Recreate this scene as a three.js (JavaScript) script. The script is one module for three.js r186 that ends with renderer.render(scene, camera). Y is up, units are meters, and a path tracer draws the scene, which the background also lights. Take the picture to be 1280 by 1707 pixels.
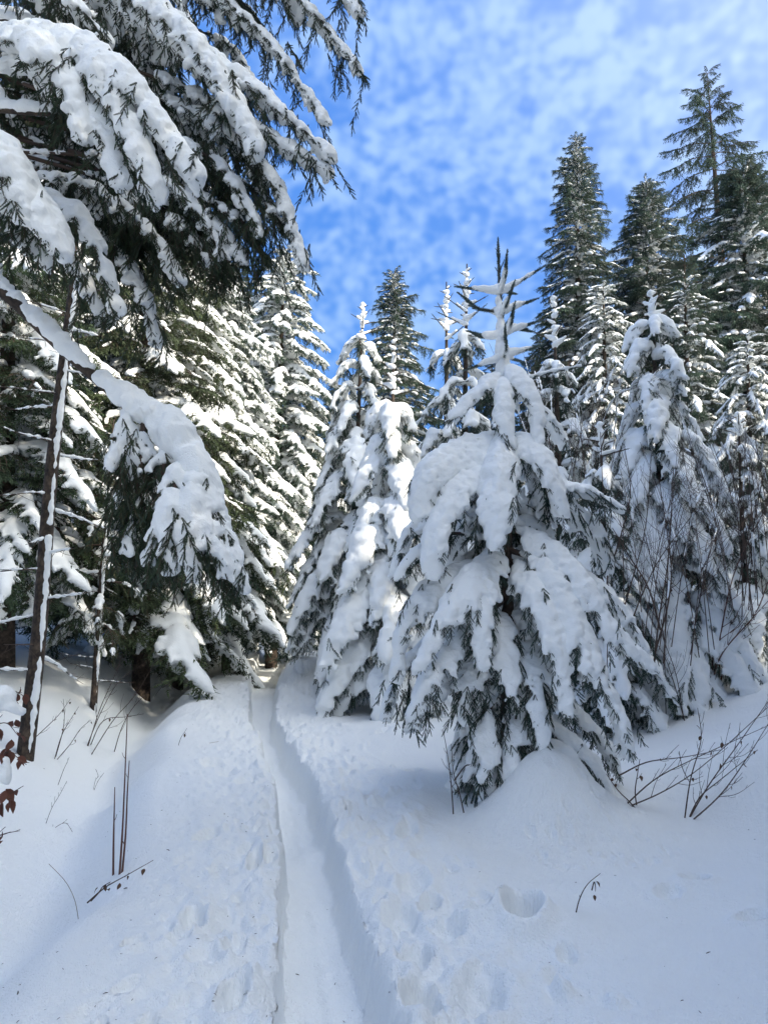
import * as THREE from 'three';
import { ImprovedNoise } from 'three/addons/math/ImprovedNoise.js';

// ------------------------------------------------------------------ camera, sky, sun, exposure
const scene = new THREE.Scene();
const F = 1233, PITCH = 10.4 * Math.PI / 180, EYE = new THREE.Vector3(0, 1.6, 0);
const camera = new THREE.PerspectiveCamera(2 * Math.atan(853.5 / F) * 180 / Math.PI, 767 / 1024, 0.05, 900);
camera.position.copy(EYE);
camera.rotation.set(PITCH, 0, 0);
const SUN = new THREE.Vector3(0.78, 0.60, 0.36).normalize();
const renderer = new THREE.WebGLRenderer({ antialias: true });
renderer.toneMapping = THREE.LinearToneMapping;
renderer.toneMappingExposure = 1.4;
renderer.shadowMap.enabled = true;
const PN = new ImprovedNoise();
const noise = (x, y, z) => PN.noise(x + 37.31, y + 11.7, z + 91.13);
function fbm(x, y, z, o) { let s = 0, a = 0.5; for (let i = 0; i < o; i++) { s += a * noise(x, y, z); x = x * 2.03 + 5.1; y = y * 2.03 + 1.7; z = z * 2.03 + 9.2; a *= 0.5; } return s; }
const clamp = (v, a, b) => v < a ? a : v > b ? b : v;
const sstep = (a, b, x) => { const t = clamp((x - a) / (b - a), 0, 1); return t * t * (3 - 2 * t); };
const lerp = (a, b, t) => a + (b - a) * t;
function makeSky() {
  const W = 2048, H = 1024, d = new Float32Array(W * H * 4);
  for (let j = 0; j < H; j++) {
    const el = ((j + 0.5) / H - 0.5) * Math.PI, y = Math.sin(el), c = Math.cos(el);
    for (let i = 0; i < W; i++) {
      const az = ((i + 0.5) / W - 0.5) * 2 * Math.PI, x = c * Math.cos(az), z = c * Math.sin(az), o = (j * W + i) * 4;
      d[o + 3] = 1;
      if (y < -0.02) { d[o] = 0.5; d[o + 1] = 0.53; d[o + 2] = 0.6; continue; }
      // thin altocumulus: small mottled puffs, gathered in looser and denser fields
      const wx = 0.035 * noise(x * 9, y * 9, z * 9), wz = 0.035 * noise(x * 9 + 30, y * 9, z * 9);
      const cells = fbm((x + wx) * 23, (y + wz) * 32, (z + wx) * 23, 4) + 0.35 * noise(x * 70, y * 95, z * 70);
      const field = fbm(x * 5 + 3.2, y * 7 + 5, z * 5 + 1.1, 3);
      const cl = 0.06 + 0.94 * sstep(-0.46, 0.60, cells * 1.05 + field * 0.7 + 0.02);
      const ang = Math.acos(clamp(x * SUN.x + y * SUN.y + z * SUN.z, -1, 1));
      const fillGlow = Math.exp(-((ang / 0.70) ** 2));  // broad white sunward patch, added mostly out of view to brighten shaded snow
      const hz = Math.exp(-Math.max(y, 0) / 0.22);
      let r = lerp(0.040, 0.11, hz), g = lerp(0.185, 0.36, hz), b = lerp(0.62, 0.77, hz);
      const k = clamp(cl * 0.55, 0, 1);
      r = lerp(r, 0.44, k); g = lerp(g, 0.62, k); b = lerp(b, 0.84, k);
      const wgt = clamp(fillGlow * 1.25, 0, 1);
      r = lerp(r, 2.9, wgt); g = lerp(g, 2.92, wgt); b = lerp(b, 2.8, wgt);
      d[o] = r; d[o + 1] = g; d[o + 2] = b;
    }
  }
  const t = new THREE.DataTexture(d, W, H, THREE.RGBAFormat, THREE.FloatType);
  t.mapping = THREE.EquirectangularReflectionMapping; t.magFilter = THREE.LinearFilter; t.minFilter = THREE.LinearFilter; t.needsUpdate = true;
  return t;
}
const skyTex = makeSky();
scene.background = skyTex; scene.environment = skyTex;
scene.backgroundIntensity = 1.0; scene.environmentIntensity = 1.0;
const sun = new THREE.DirectionalLight(new THREE.Color().setRGB(1.0, 0.91, 0.76), 4.6);
sun.position.copy(SUN).multiplyScalar(60); sun.target.position.set(0, 2, -12); scene.add(sun, sun.target);
sun.castShadow = true; sun.shadow.mapSize.set(4096, 4096);
Object.assign(sun.shadow.camera, { left: -35, right: 35, top: 35, bottom: -35, near: 1, far: 160 });

// ------------------------------------------------------------------ helpers
const V = (x, y, z) => new THREE.Vector3(x, y, z);
const UP = V(0, 1, 0);
function rngOf(seed) { let a = seed >>> 0; const f = () => { a = (a + 0x6D2B79F5) >>> 0; let t = a; t = Math.imul(t ^ (t >>> 15), t | 1); t ^= t + Math.imul(t ^ (t >>> 7), t | 61); return ((t ^ (t >>> 14)) >>> 0) / 4294967296; }; f.r = (lo, hi) => lo + (hi - lo) * f(); return f; }
const CP = Math.cos(PITCH), SP = Math.sin(PITCH);
function ray(px, py) { const x = (px - 640) / F, y = (853.5 - py) / F; return V(x, y * CP + SP, -(CP - y * SP)); }
function at(px, py, d) { const r = ray(px, py); return r.multiplyScalar(d / -r.z).add(EYE); }           // a point of the picture at a distance in metres
function numbered() { const seen = {}; return n => { if (seen[n] === undefined) { seen[n] = 0; return n; } seen[n]++; return n + '_' + String(seen[n]).padStart(3, '0'); }; }
const topName = numbered();
function thing(name, label, category, pos = V(0, 0, 0), group) {
  const g = new THREE.Group(); g.name = topName(name); g.position.copy(pos); scene.add(g);
  g.userData = { label, category }; if (group) g.userData.group = group; return g;
}
function part(geo, name, mat, parent, kind) {
  const m = new THREE.Mesh(geo, mat); m.name = name; m.castShadow = m.receiveShadow = true;
  if (kind) m.userData.kind = kind; parent.add(m); return m;
}
class MB {
  constructor() { this.p = []; this.n = []; this.uv = []; this.c = null; this.i = []; }
  get count() { return this.p.length / 3; }
  tube(pts, rad, sides = 5, cap = true) {
    const N = pts.length, t = V(0, 0, 0), a = V(0, 0, 0), b = V(0, 0, 0); let len = 0, base = this.count;
    let ref = null;
    for (let k = 0; k < N; k++) {
      t.subVectors(pts[Math.min(N - 1, k + 1)], pts[Math.max(0, k - 1)]).normalize();
      if (!ref) ref = Math.abs(t.y) < 0.9 ? V(0, 1, 0) : V(1, 0, 0);
      a.crossVectors(ref, t).normalize(); b.crossVectors(t, a); ref = b.clone();
      if (k) len += pts[k].distanceTo(pts[k - 1]);
      const r = typeof rad === 'number' ? rad : rad[k];
      for (let s = 0; s <= sides; s++) {
        const q = s / sides * Math.PI * 2, cs = Math.cos(q), sn = Math.sin(q), nx = a.x * cs + b.x * sn, ny = a.y * cs + b.y * sn, nz = a.z * cs + b.z * sn;
        this.p.push(pts[k].x + nx * r, pts[k].y + ny * r, pts[k].z + nz * r); this.n.push(nx, ny, nz); this.uv.push(s / sides * Math.max(0.02, r * 6.28), len);
      }
    }
    const w = sides + 1;
    for (let k = 0; k < N - 1; k++) for (let s = 0; s < sides; s++) { const o = base + k * w + s; this.i.push(o, o + 1, o + w, o + 1, o + w + 1, o + w); }
    if (cap) {
      const c = this.count; this.p.push(pts[N - 1].x, pts[N - 1].y, pts[N - 1].z); this.n.push(t.x, t.y, t.z); this.uv.push(0, len);
      for (let s = 0; s < sides; s++) this.i.push(base + (N - 1) * w + s, base + (N - 1) * w + s + 1, c);
    }
  }
  tri(a, b, c, n) { const o = this.count; for (const v of [a, b, c]) { this.p.push(v.x, v.y, v.z); this.n.push(n.x, n.y, n.z); this.uv.push(0, 0); } this.i.push(o, o + 1, o + 2); }
  geo() {
    const g = new THREE.BufferGeometry();
    g.setAttribute('position', new THREE.Float32BufferAttribute(this.p, 3)); g.setAttribute('normal', new THREE.Float32BufferAttribute(this.n, 3)); g.setAttribute('uv', new THREE.Float32BufferAttribute(this.uv, 2));
    g.setIndex(this.i); return g;
  }
}
// a body of snow: the smooth union of tapered capsules, meshed with surface nets
class Snow {
  constructor(cell, k, amp = 0.25, nf = 9) { this.cell = cell; this.k = k; this.amp = amp; this.nf = nf; this.caps = []; }
  cap(a, b, ra, rb) { this.caps.push([a, b, ra, rb]); }
  geo(org = V(0, 0, 0)) {
    const { cell, k, caps, amp, nf } = this; if (!caps.length) return null;
    let lo = V(1e9, 1e9, 1e9), hi = V(-1e9, -1e9, -1e9), rm = 0;
    for (const [a, b, ra, rb] of caps) { rm = Math.max(ra, rb); for (const q of [a, b]) { lo.min(V(q.x - rm, q.y - rm, q.z - rm)); hi.max(V(q.x + rm, q.y + rm, q.z + rm)); } }
    const m = 4 * k + 2 * cell; lo.subScalar(m); hi.addScalar(m);
    const nx = Math.ceil((hi.x - lo.x) / cell) + 1, ny = Math.ceil((hi.y - lo.y) / cell) + 1, nz = Math.ceil((hi.z - lo.z) / cell) + 1;
    const S = new Float32Array(nx * ny * nz), nxy = nx * ny, ext = 3.2 * k;
    for (const [a, b, ra, rb] of caps) {
      const r = Math.max(ra, rb) + ext, bx = b.x - a.x, by = b.y - a.y, bz = b.z - a.z, L2 = bx * bx + by * by + bz * bz + 1e-9;
      const i0 = Math.max(0, Math.floor((Math.min(a.x, b.x) - r - lo.x) / cell)), i1 = Math.min(nx - 1, Math.ceil((Math.max(a.x, b.x) + r - lo.x) / cell));
      const j0 = Math.max(0, Math.floor((Math.min(a.y, b.y) - r - lo.y) / cell)), j1 = Math.min(ny - 1, Math.ceil((Math.max(a.y, b.y) + r - lo.y) / cell));
      const k0 = Math.max(0, Math.floor((Math.min(a.z, b.z) - r - lo.z) / cell)), k1 = Math.min(nz - 1, Math.ceil((Math.max(a.z, b.z) + r - lo.z) / cell));
      for (let q = k0; q <= k1; q++) { const z = lo.z + q * cell - a.z;
        for (let j = j0; j <= j1; j++) { const y = lo.y + j * cell - a.y; let o = q * nxy + j * nx + i0;
          for (let i = i0; i <= i1; i++, o++) {
            const x = lo.x + i * cell - a.x; let t = (x * bx + y * by + z * bz) / L2; t = t < 0 ? 0 : t > 1 ? 1 : t;
            const dx = x - bx * t, dy = y - by * t, dz = z - bz * t, d = Math.sqrt(dx * dx + dy * dy + dz * dz) - (ra + (rb - ra) * t);
            if (d < ext) S[o] += Math.exp(-d / k);
          } } }
    }
    // value: negative inside
    for (let q = 0, o = 0; q < nz; q++) for (let j = 0; j < ny; j++) for (let i = 0; i < nx; i++, o++) {
      const s = S[o]; if (s === 0) { S[o] = ext; continue; }
      let f = -k * Math.log(s);
      if (amp && f < 2.5 * k && f > -4 * k) { const X = (lo.x + i * cell) * nf, Y = (lo.y + j * cell) * nf, Z = (lo.z + q * cell) * nf; f += amp * k * 2 * (noise(X, Y, Z) + 0.5 * noise(X * 2.3, Y * 2.3, Z * 2.3)); }
      S[o] = f;
    }
    const idx = new Int32Array(nx * ny * nz).fill(-1), P = [], U = [], I = [];
    const off = [0, 1, nx, nx + 1, nxy, nxy + 1, nxy + nx, nxy + nx + 1], E = [0, 1, 2, 3, 4, 5, 6, 7, 0, 2, 1, 3, 4, 6, 5, 7, 0, 4, 1, 5, 2, 6, 3, 7];
    for (let q = 0; q < nz - 1; q++) for (let j = 0; j < ny - 1; j++) { let o = q * nxy + j * nx;
      for (let i = 0; i < nx - 1; i++, o++) {
        let mask = 0; for (let c = 0; c < 8; c++) if (S[o + off[c]] < 0) mask |= 1 << c;
        if (mask === 0 || mask === 255) continue;
        let x = 0, y = 0, z = 0, n = 0;
        for (let e = 0; e < 24; e += 2) { const A = E[e], B = E[e + 1], fa = S[o + off[A]], fb = S[o + off[B]]; if ((fa < 0) === (fb < 0)) continue;
          const t = fa / (fa - fb); x += lerp(A & 1, B & 1, t); y += lerp(A >> 1 & 1, B >> 1 & 1, t); z += lerp(A >> 2, B >> 2, t); n++; }
        idx[o] = P.length / 3;
        const X = lo.x + (i + x / n) * cell, Y = lo.y + (j + y / n) * cell, Z = lo.z + (q + z / n) * cell;
        P.push(X - org.x, Y - org.y, Z - org.z); U.push(X + 0.37 * Y, Z - 0.81 * Y);
      } }
    for (let q = 1; q < nz - 1; q++) for (let j = 1; j < ny - 1; j++) { let o = q * nxy + j * nx + 1;
      for (let i = 1; i < nx - 1; i++, o++) {
        const s = S[o] < 0;
        const face = (d, u, v) => { if (s === (S[o + d] < 0)) return; const a = idx[o], b = idx[o - u], c = idx[o - u - v], e = idx[o - v]; if (s) I.push(a, b, c, a, c, e); else I.push(a, c, b, a, e, c); };
        face(1, nx, nxy); face(nx, nxy, 1); face(nxy, 1, nx);
      } }
    if (!I.length) return null;
    const g = new THREE.BufferGeometry();
    g.setAttribute('position', new THREE.Float32BufferAttribute(P, 3)); g.setAttribute('uv', new THREE.Float32BufferAttribute(U, 2)); g.setIndex(I); g.computeVertexNormals();
    return g;
  }
}

// ------------------------------------------------------------------ materials
function noiseTex(n, fn, srgb) {
  const d = new Uint8Array(n * n * 4);
  for (let j = 0; j < n; j++) for (let i = 0; i < n; i++) { const c = fn(i / n, j / n), o = (j * n + i) * 4; for (let q = 0; q < 3; q++) d[o + q] = clamp(Math.round(c[q] * 255), 0, 255); d[o + 3] = 255; }
  const t = new THREE.DataTexture(d, n, n); t.wrapS = t.wrapT = THREE.RepeatWrapping; t.magFilter = THREE.LinearFilter; t.minFilter = THREE.LinearFilter; if (srgb) t.colorSpace = THREE.SRGBColorSpace; t.needsUpdate = true; return t;
}
// tileable noise from a torus blend of four offset fields
function tile(u, v, s, y, o = 4) { const f = (a, b) => fbm(a * s, y, b * s, o); const wu = u, wv = v; return (f(u, v) * (1 - wu) * (1 - wv) + f(u - 1, v) * wu * (1 - wv) + f(u, v - 1) * (1 - wu) * wv + f(u - 1, v - 1) * wu * wv) / Math.sqrt(((1 - wu) ** 2 + wu ** 2) * ((1 - wv) ** 2 + wv ** 2)); }
const grain = noiseTex(512, (u, v) => { const a = 0.5 + tile(u, v, 14, 2) * 0.55 + tile(u, v, 60, 4, 3) * 0.5; return [a, a, a]; });
const barkTex = noiseTex(256, (u, v) => { const a = tile(u, v * 0.999, 9, 7, 4), b = tile(u, v, 26, 3, 3), c = 0.30 + a * 0.28 + b * 0.2; return [c * 1.05, c * 0.93, c * 0.82]; }, true);
const grainR = grain.clone(); grainR.repeat.set(2.1, 2.1); grainR.needsUpdate = true;
const snowMat = new THREE.MeshStandardMaterial({ color: new THREE.Color().setRGB(0.90, 0.915, 0.905), roughness: 0.85, bumpMap: grainR, bumpScale: 0.006 });
const groundMat = new THREE.MeshStandardMaterial({ color: new THREE.Color().setRGB(0.90, 0.915, 0.905), roughness: 0.8, bumpMap: grainR, bumpScale: 0.012 });
const barkMat = new THREE.MeshStandardMaterial({ color: new THREE.Color().setRGB(0.55, 0.5, 0.47), map: barkTex, bumpMap: barkTex, bumpScale: 0.012, roughness: 0.95 });
const twigMat = new THREE.MeshStandardMaterial({ color: new THREE.Color().setRGB(0.075, 0.05, 0.038), roughness: 0.9 });
const redTwigMat = new THREE.MeshStandardMaterial({ color: new THREE.Color().setRGB(0.12, 0.055, 0.04), roughness: 0.8 });
const leafMat = new THREE.MeshPhysicalMaterial({ color: new THREE.Color().setRGB(0.115, 0.042, 0.026), roughness: 0.8, side: THREE.DoubleSide });
const dryLeafMat = new THREE.MeshPhysicalMaterial({ color: new THREE.Color().setRGB(0.10, 0.055, 0.03), roughness: 0.9, side: THREE.DoubleSide });
const grassMat = new THREE.MeshStandardMaterial({ color: new THREE.Color().setRGB(0.24, 0.18, 0.11), roughness: 0.9 });
const needleMat = new THREE.MeshStandardMaterial({ color: 0xffffff, roughness: 0.75, side: THREE.DoubleSide });
const NCOL = { fir: [0.030, 0.060, 0.040], spruce: [0.036, 0.062, 0.026], far: [0.034, 0.062, 0.040], frost: [0.16, 0.21, 0.20], olive: [0.050, 0.070, 0.030] };

// ------------------------------------------------------------------ ground
const hbase = d => { const t = 0.075 * (Math.log(1 + Math.exp((d - 4) * 1.6)) / 1.6); return t < 1.3 ? t : 1.3 + 1.1 * (1 - Math.exp(-(t - 1.3) / 1.1)); };
function gp(px, py) { const r = ray(px, py); let lo = 0.5, hi = 60; for (let i = 0; i < 50; i++) { const m = (lo + hi) / 2, y = EYE.y + r.y / -r.z * m; if (y > hbase(m)) lo = m; else hi = m; } return { x: r.x / -r.z * lo, d: lo }; }
function line(pix) { return pix.map(p => gp(...p)).sort((a, b) => a.d - b.d); }
function xat(L, d) {
  if (d <= L[0].d) return L[0].x + (L[1].x - L[0].x) / (L[1].d - L[0].d) * (d - L[0].d) * 0.9;
  for (let i = 1; i < L.length; i++) if (d <= L[i].d) return lerp(L[i - 1].x, L[i].x, sstep(0, 1, (d - L[i - 1].d) / (L[i].d - L[i - 1].d)) * 0.35 + 0.65 * (d - L[i - 1].d) / (L[i].d - L[i - 1].d));
  const n = L.length; return L[n - 1].x + (L[n - 1].x - L[n - 2].x) / (L[n - 1].d - L[n - 2].d) * (d - L[n - 1].d);
}
const TL = line([[455, 1707], [466, 1560], [468, 1450], [460, 1340], [440, 1250], [414, 1190], [418, 1130], [424, 1108]]);
const TR = line([[665, 1707], [622, 1560], [580, 1440], [528, 1320], [478, 1235], [458, 1185], [468, 1130], [478, 1108]]);
const BE = line([[18, 1695], [108, 1570], [190, 1480], [236, 1390], [262, 1290], [288, 1205], [335, 1140], [400, 1108]]);
const prints = [];
{
  const r = rngOf(77);
  const add = (px, py, w, l, a, dep) => { const g = gp(px, py); prints.push({ x: g.x, d: g.d, w, l, a, dep }); };
  add(322, 1530, 0.06, 0.13, -0.2, 0.06); add(300, 1560, 0.05, 0.08, 0.3, 0.03); add(392, 1575, 0.05, 0.10, 0.1, 0.05); add(345, 1400, 0.07, 0.12, 0.5, 0.04); add(424, 1440, 0.035, 0.13, 0, 0.05);
  add(388, 1660, 0.05, 0.13, 0.1, 0.06); add(340, 1600, 0.08, 0.08, 0, 0.03); add(380, 1300, 0.10, 0.10, 0, 0.04); add(352, 1285, 0.1, 0.1, 0, 0.04);
  add(678, 1395, 0.06, 0.16, 0.2, 0.06); add(690, 1480, 0.09, 0.12, 0.3, 0.05); add(715, 1512, 0.05, 0.12, 0.3, 0.06); add(665, 1530, 0.09, 0.10, 0.1, 0.05); add(872, 1556, 0.09, 0.10, 0.1, 0.13); add(800, 1542, 0.10, 0.09, 0, 0.08); add(745, 1560, 0.08, 0.08, 0, 0.05);
  add(800, 1498, 0.05, 0.06, 0, 0.03); add(752, 1462, 0.04, 0.05, 0.5, 0.03); add(690, 1600, 0.07, 0.11, 0.2, 0.06); add(700, 1670, 0.07, 0.12, -0.1, 0.07); add(800, 1650, 0.10, 0.16, 0.2, 0.06); add(625, 1345, 0.07, 0.12, 0.5, 0.05);
  add(590, 1290, 0.09, 0.18, 0.5, 0.04); add(640, 1240, 0.06, 0.14, 0.6, 0.04); add(690, 1310, 0.06, 0.12, 0.4, 0.04); add(560, 1215, 0.1, 0.2, 0.3, 0.05); add(700, 1215, 0.07, 0.12, 0.2, 0.04); add(1160, 1480, 0.06, 0.09, 1.2, 0.05); add(1255, 1530, 0.05, 0.10, 1.2, 0.04); add(1115, 1500, 0.05, 0.09, 1, 0.03);
  for (let i = 0; i < 420; i++) { // churned snow on both sides of the track
    const d = 3.2 + 12 * Math.pow(r(), 1.4), right = r() < 0.55, x = right ? xat(TR, d) + 0.05 + Math.abs(r() + r() - 1) * 1.0 : xat(TL, d) - 0.05 - Math.abs(r() + r() - 1) * 0.9, s = r.r(0.018, 0.058);
    prints.push({ x, d, w: s, l: s * r.r(1, 2.0), a: r.r(-0.6, 0.9), dep: r.r(-0.024, 0.034) });
  }
  for (let i = 0; i < 110; i++) { const px = 880 + 230 * r() + 40 * r(), py = 1345 + 110 * r(), g = gp(px, py); prints.push({ x: g.x, d: g.d, w: r.r(0.02, 0.05), l: r.r(0.02, 0.05), a: 0, dep: r.r(-0.012, 0.02) }); }
}
const pgrid = new Map();
for (const p of prints) { const R = Math.max(p.w, p.l) * 2.6; for (let i = Math.floor((p.x - R) / 0.5); i <= Math.floor((p.x + R) / 0.5); i++) for (let j = Math.floor((p.d - R) / 0.5); j <= Math.floor((p.d + R) / 0.5); j++) { const k = i * 10007 + j; if (!pgrid.has(k)) pgrid.set(k, []); pgrid.get(k).push(p); } }
const TREE = gp(845, 1345), HEAP = gp(925, 1400), KNOLL = gp(900, 1560), SHOULDER = gp(700, 1235);
const bump = (x, d, X, D, rx, rd) => { const a = (x - X) / rx, b = (d - D) / rd; return Math.exp(-a * a - b * b); };
function ground(x, d) {
  let h = hbase(d);
  const near = sstep(30, 14, d);
  // roadside ditch and the slope beyond it on the left
  const u = xat(BE, clamp(d, 2.5, 40)) - x + 0.10 * noise(d * 1.1, 4, x * 0.3);
  const open = sstep(24, 13, d);
  h += -0.50 * sstep(-0.10, 0.75, u) * open + (u > 0.7 ? 0.30 * (Math.sqrt((u - 0.7) ** 2 + 0.09) - 0.3) : 0) * (u < 9 ? 1 : 9 / u);
  h += sstep(0.45, 2.0, u) * (0.22 + 0.5 * sstep(7, 14, d)) * sstep(34, 20, d);
  h += 0.10 * open * sstep(0.9, 0.0, Math.abs(u + 0.35)) * sstep(5, 9, d);
  // slope on the right
  const v = x - (2.3 + 0.10 * (d - 6)), vr = sstep(4.2, 7.5, d);
  if (v > 0) h += vr * 0.30 * (Math.sqrt(v * v + 0.16) - 0.4) * (v < 8 ? 1 : 8 / v);
  h += 0.42 * bump(x, d, at(1300, 1180, 7.2).x, 7.0, 1.1, 1.0);
  // banks: right of the far track, round the firs, heaps
  h += 0.62 * bump(x, d, gp(520, 1130).x + 0.3, 16.2, 1.35, 1.9) * sstep(-0.15, 0.35, x - xat(TR, d));
  h += 0.18 * bump(x, d, SHOULDER.x, SHOULDER.d, 1.3, 0.8);
  h += 0.16 * bump(x, d, TREE.x, TREE.d + 0.4, 1.5, 1.0);
  h += 0.48 * bump(x, d, HEAP.x - 0.02, HEAP.d + 0.26, 0.40, 0.34) + 0.16 * bump(x, d, HEAP.x + 0.35, HEAP.d + 0.1, 0.6, 0.4);
  h += 0.13 * bump(x, d, KNOLL.x, KNOLL.d + 0.05, 0.42, 0.22) + 0.05 * bump(x, d, KNOLL.x + 1.1, KNOLL.d + 0.6, 1.0, 0.2);
  h += 0.035 * fbm(x * 9, 4, d * 9, 3) * bump(x, d, HEAP.x + 0.2, HEAP.d - 0.1, 0.6, 0.55);
  // drifts
  h += 0.10 * fbm(x * 0.45, 2, d * 0.45, 3) + 0.035 * near * fbm(x * 1.7 + 3, 6, d * 2.1, 3);
  // track
  let path = 0;
  if (d < 40 && d > 0) {
    const dl = Math.min(1, 6 / d), jag = 0.05 * noise(d * 2.7, 1, 3) + 0.03 * noise(d * 9, x * 3, 2), jag2 = 0.06 * noise(d * 2.3, 9, 3) + 0.03 * noise(d * 8, x * 4, 2);
    const a = x - (xat(TL, d) + jag), b = (xat(TR, d) + jag2) - x, e = Math.min(a, b);
    h += 0.05 * near * noise(x * 1.9, 12, d * 1.5) * sstep(-2.2, -0.3, e);
    const churn = near * (sstep(-1.3, -0.1, e) * (e < 0 ? 1 : 0));
    h += churn * (0.11 * fbm(x * 5, 3, d * 4, 4) + 0.05 * fbm(x * 17, 9, d * 14, 3));
    h += 0.045 * near * Math.exp(-((e + 0.11) ** 2) / 0.010) * (0.5 + noise(x * 6, 3, d * 4));
    const sink = sstep(-0.006, 0.032 + (b < a ? 0.05 + 0.05 * noise(x * 6, 2, d * 3) : 0), e);
    h += -(0.30 + 0.03 * noise(d * 1.3, 7, 1)) * sink * sstep(40, 22, d);
    if (sink > 0.02) path = 1;
    const w = Math.max(0.1, a + b), c = (a - w * 0.52) / 0.03;
    h += sink * (0.014 * Math.exp(-c * c) * sstep(0.0, 0.3, noise(d * 0.9, 3, 8) + 0.3) + 0.03 * fbm(x * 5, 8, d * 3.2, 4) + 0.012 * noise(x * 3, 5, d * 11) * sstep(-0.1, 0.3, noise(d * 1.2, 6, 2)) + 0.012 * noise(x * 14, 5, d * 12));
  }
  if (d > 2 && d < 24) {
    const L = pgrid.get(Math.floor(x / 0.5) * 10007 + Math.floor(d / 0.5));
    if (L) for (const p of L) {
      const dx = x - p.x, dd = d - p.d, c = Math.cos(p.a), s = Math.sin(p.a), A = (dx * c - dd * s) / p.w, B = (dx * s + dd * c) / p.l, q = A * A + B * B;
      if (q < 6) { const w = path ? 0.25 : 1; h += w * p.dep * 1.7 * (-1 / (1 + Math.exp((q - 1) * 5)) * (0.75 + 0.5 * noise(x * 22, 3, d * 22)) + 0.32 * Math.exp(-((Math.sqrt(q) - 1.45) ** 2) * 5)); }
    }
  }
  return [h, path];
}
const gy = (x, z) => ground(x, -z)[0];
function hit(px, py) { const r = ray(px, py), q = V(0, 0, 0); for (let m = 1.5; m < 60; m += 0.02 + m * 0.002) { q.set(r.x / -r.z * m, EYE.y + r.y / -r.z * m, -m); if (q.y < gy(q.x, q.z)) return q.clone(); } return q; }
{
  const xs = [], ds = [];
  { let x = 0, s = 0.017; const pos = [0]; while (x < 260) { if (x > 2.6) s *= 1.035; x += s; pos.push(x); } for (let i = pos.length - 1; i > 0; i--) xs.push(-pos[i]); xs.push(...pos); }
  for (let d = -260, s = 60; d < 3.2;) { ds.push(d); s = Math.max(0.04, (3.2 - d) * 0.2); d += s; }
  for (let d = 3.2; d < 420;) { ds.push(d); d += d < 9 ? 0.0045 * d : d < 20 ? 0.0075 * d : 0.04 * d; }
  const nx = xs.length, nd = ds.length, P = new Float32Array(nx * nd * 3), U = new Float32Array(nx * nd * 2), isP = new Uint8Array(nx * nd);
  for (let j = 0, o = 0; j < nd; j++) for (let i = 0; i < nx; i++, o++) { const [h, p] = ground(xs[i], ds[j]); P[o * 3] = xs[i]; P[o * 3 + 1] = h; P[o * 3 + 2] = -ds[j]; U[o * 2] = xs[i]; U[o * 2 + 1] = -ds[j]; isP[o] = p; }
  const A = [], B = [], all = [];
  for (let j = 0; j < nd - 1; j++) for (let i = 0; i < nx - 1; i++) { const o = j * nx + i; const T = isP[o] && ds[j] > 0 && ds[j] < 30 ? B : A; T.push(o, o + 1, o + nx, o + 1, o + nx + 1, o + nx); }
  const full = new THREE.BufferGeometry(); full.setAttribute('position', new THREE.BufferAttribute(P, 3)); full.setIndex(A.concat(B)); full.computeVertexNormals();
  const N = full.attributes.normal.array;
  const pick = I => { const map = new Int32Array(nx * nd).fill(-1), p = [], n = [], u = [], id = []; for (const v of I) { if (map[v] < 0) { map[v] = p.length / 3; p.push(P[v * 3], P[v * 3 + 1], P[v * 3 + 2]); n.push(N[v * 3], N[v * 3 + 1], N[v * 3 + 2]); u.push(U[v * 2], U[v * 2 + 1]); } id.push(map[v]); }
    const g = new THREE.BufferGeometry(); g.setAttribute('position', new THREE.Float32BufferAttribute(p, 3)); g.setAttribute('normal', new THREE.Float32BufferAttribute(n, 3)); g.setAttribute('uv', new THREE.Float32BufferAttribute(u, 2)); g.setIndex(id); return g; };
  const g1 = part(pick(A), 'ground', groundMat, scene, 'structure'); g1.userData.label = 'deep snow covering the forest floor and its banks';
  const g2 = part(pick(B), 'path', groundMat, scene, 'structure'); g2.userData.label = 'narrow trodden trench through the deep snow';
}

// ------------------------------------------------------------------ conifer pieces
// a twig with needles along +x, unit length
function sprigGeo(seed, needles, nl, nw, stem, spread = 1) {
  const r = rngOf(seed), b = new MB(), X = V(1, 0, 0);
  b.tube([V(0, 0, 0), V(0.5, 0.01, 0), V(0.96, 0, 0)], [stem, stem * 0.8, stem * 0.4], 3);
  for (let i = 0; i < needles; i++) {
    const s = (i + r()) / needles, a = i * 2.4 + r() * 1.2, lean = 0.62 + 0.25 * r() + 0.5 * s * s, rad = V(0, Math.cos(a), Math.sin(a) * spread);
    const dir = rad.clone().multiplyScalar(Math.cos(lean)).add(V(Math.sin(lean), 0, 0)).normalize(), L = nl * (0.75 + 0.4 * r()) * (s > 0.85 ? 0.8 : 1);
    const o = V(s * 0.97, 0, 0), w = V(0, 0, 0).crossVectors(dir, V(r() - 0.5, r() - 0.5, r() - 0.5)).normalize().multiplyScalar(nw * 0.5), tip = o.clone().addScaledVector(dir, L), n = V(0, 0, 0).crossVectors(w, dir).normalize();
    const mid = o.clone().addScaledVector(dir, L * 0.55);
    b.tri(o, mid.clone().add(w), tip, n); b.tri(o, tip, mid.clone().sub(w), n);
  }
  return b.geo();
}
const SPRIG = { near: [1, 2, 3].map(s => sprigGeo(s, 120, 0.135, 0.028, 0.02)), mid: [4, 5].map(s => sprigGeo(s, 34, 0.17, 0.042, 0.016)), brush: [sprigGeo(6, 130, 0.125, 0.022, 0.03)] };
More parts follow.
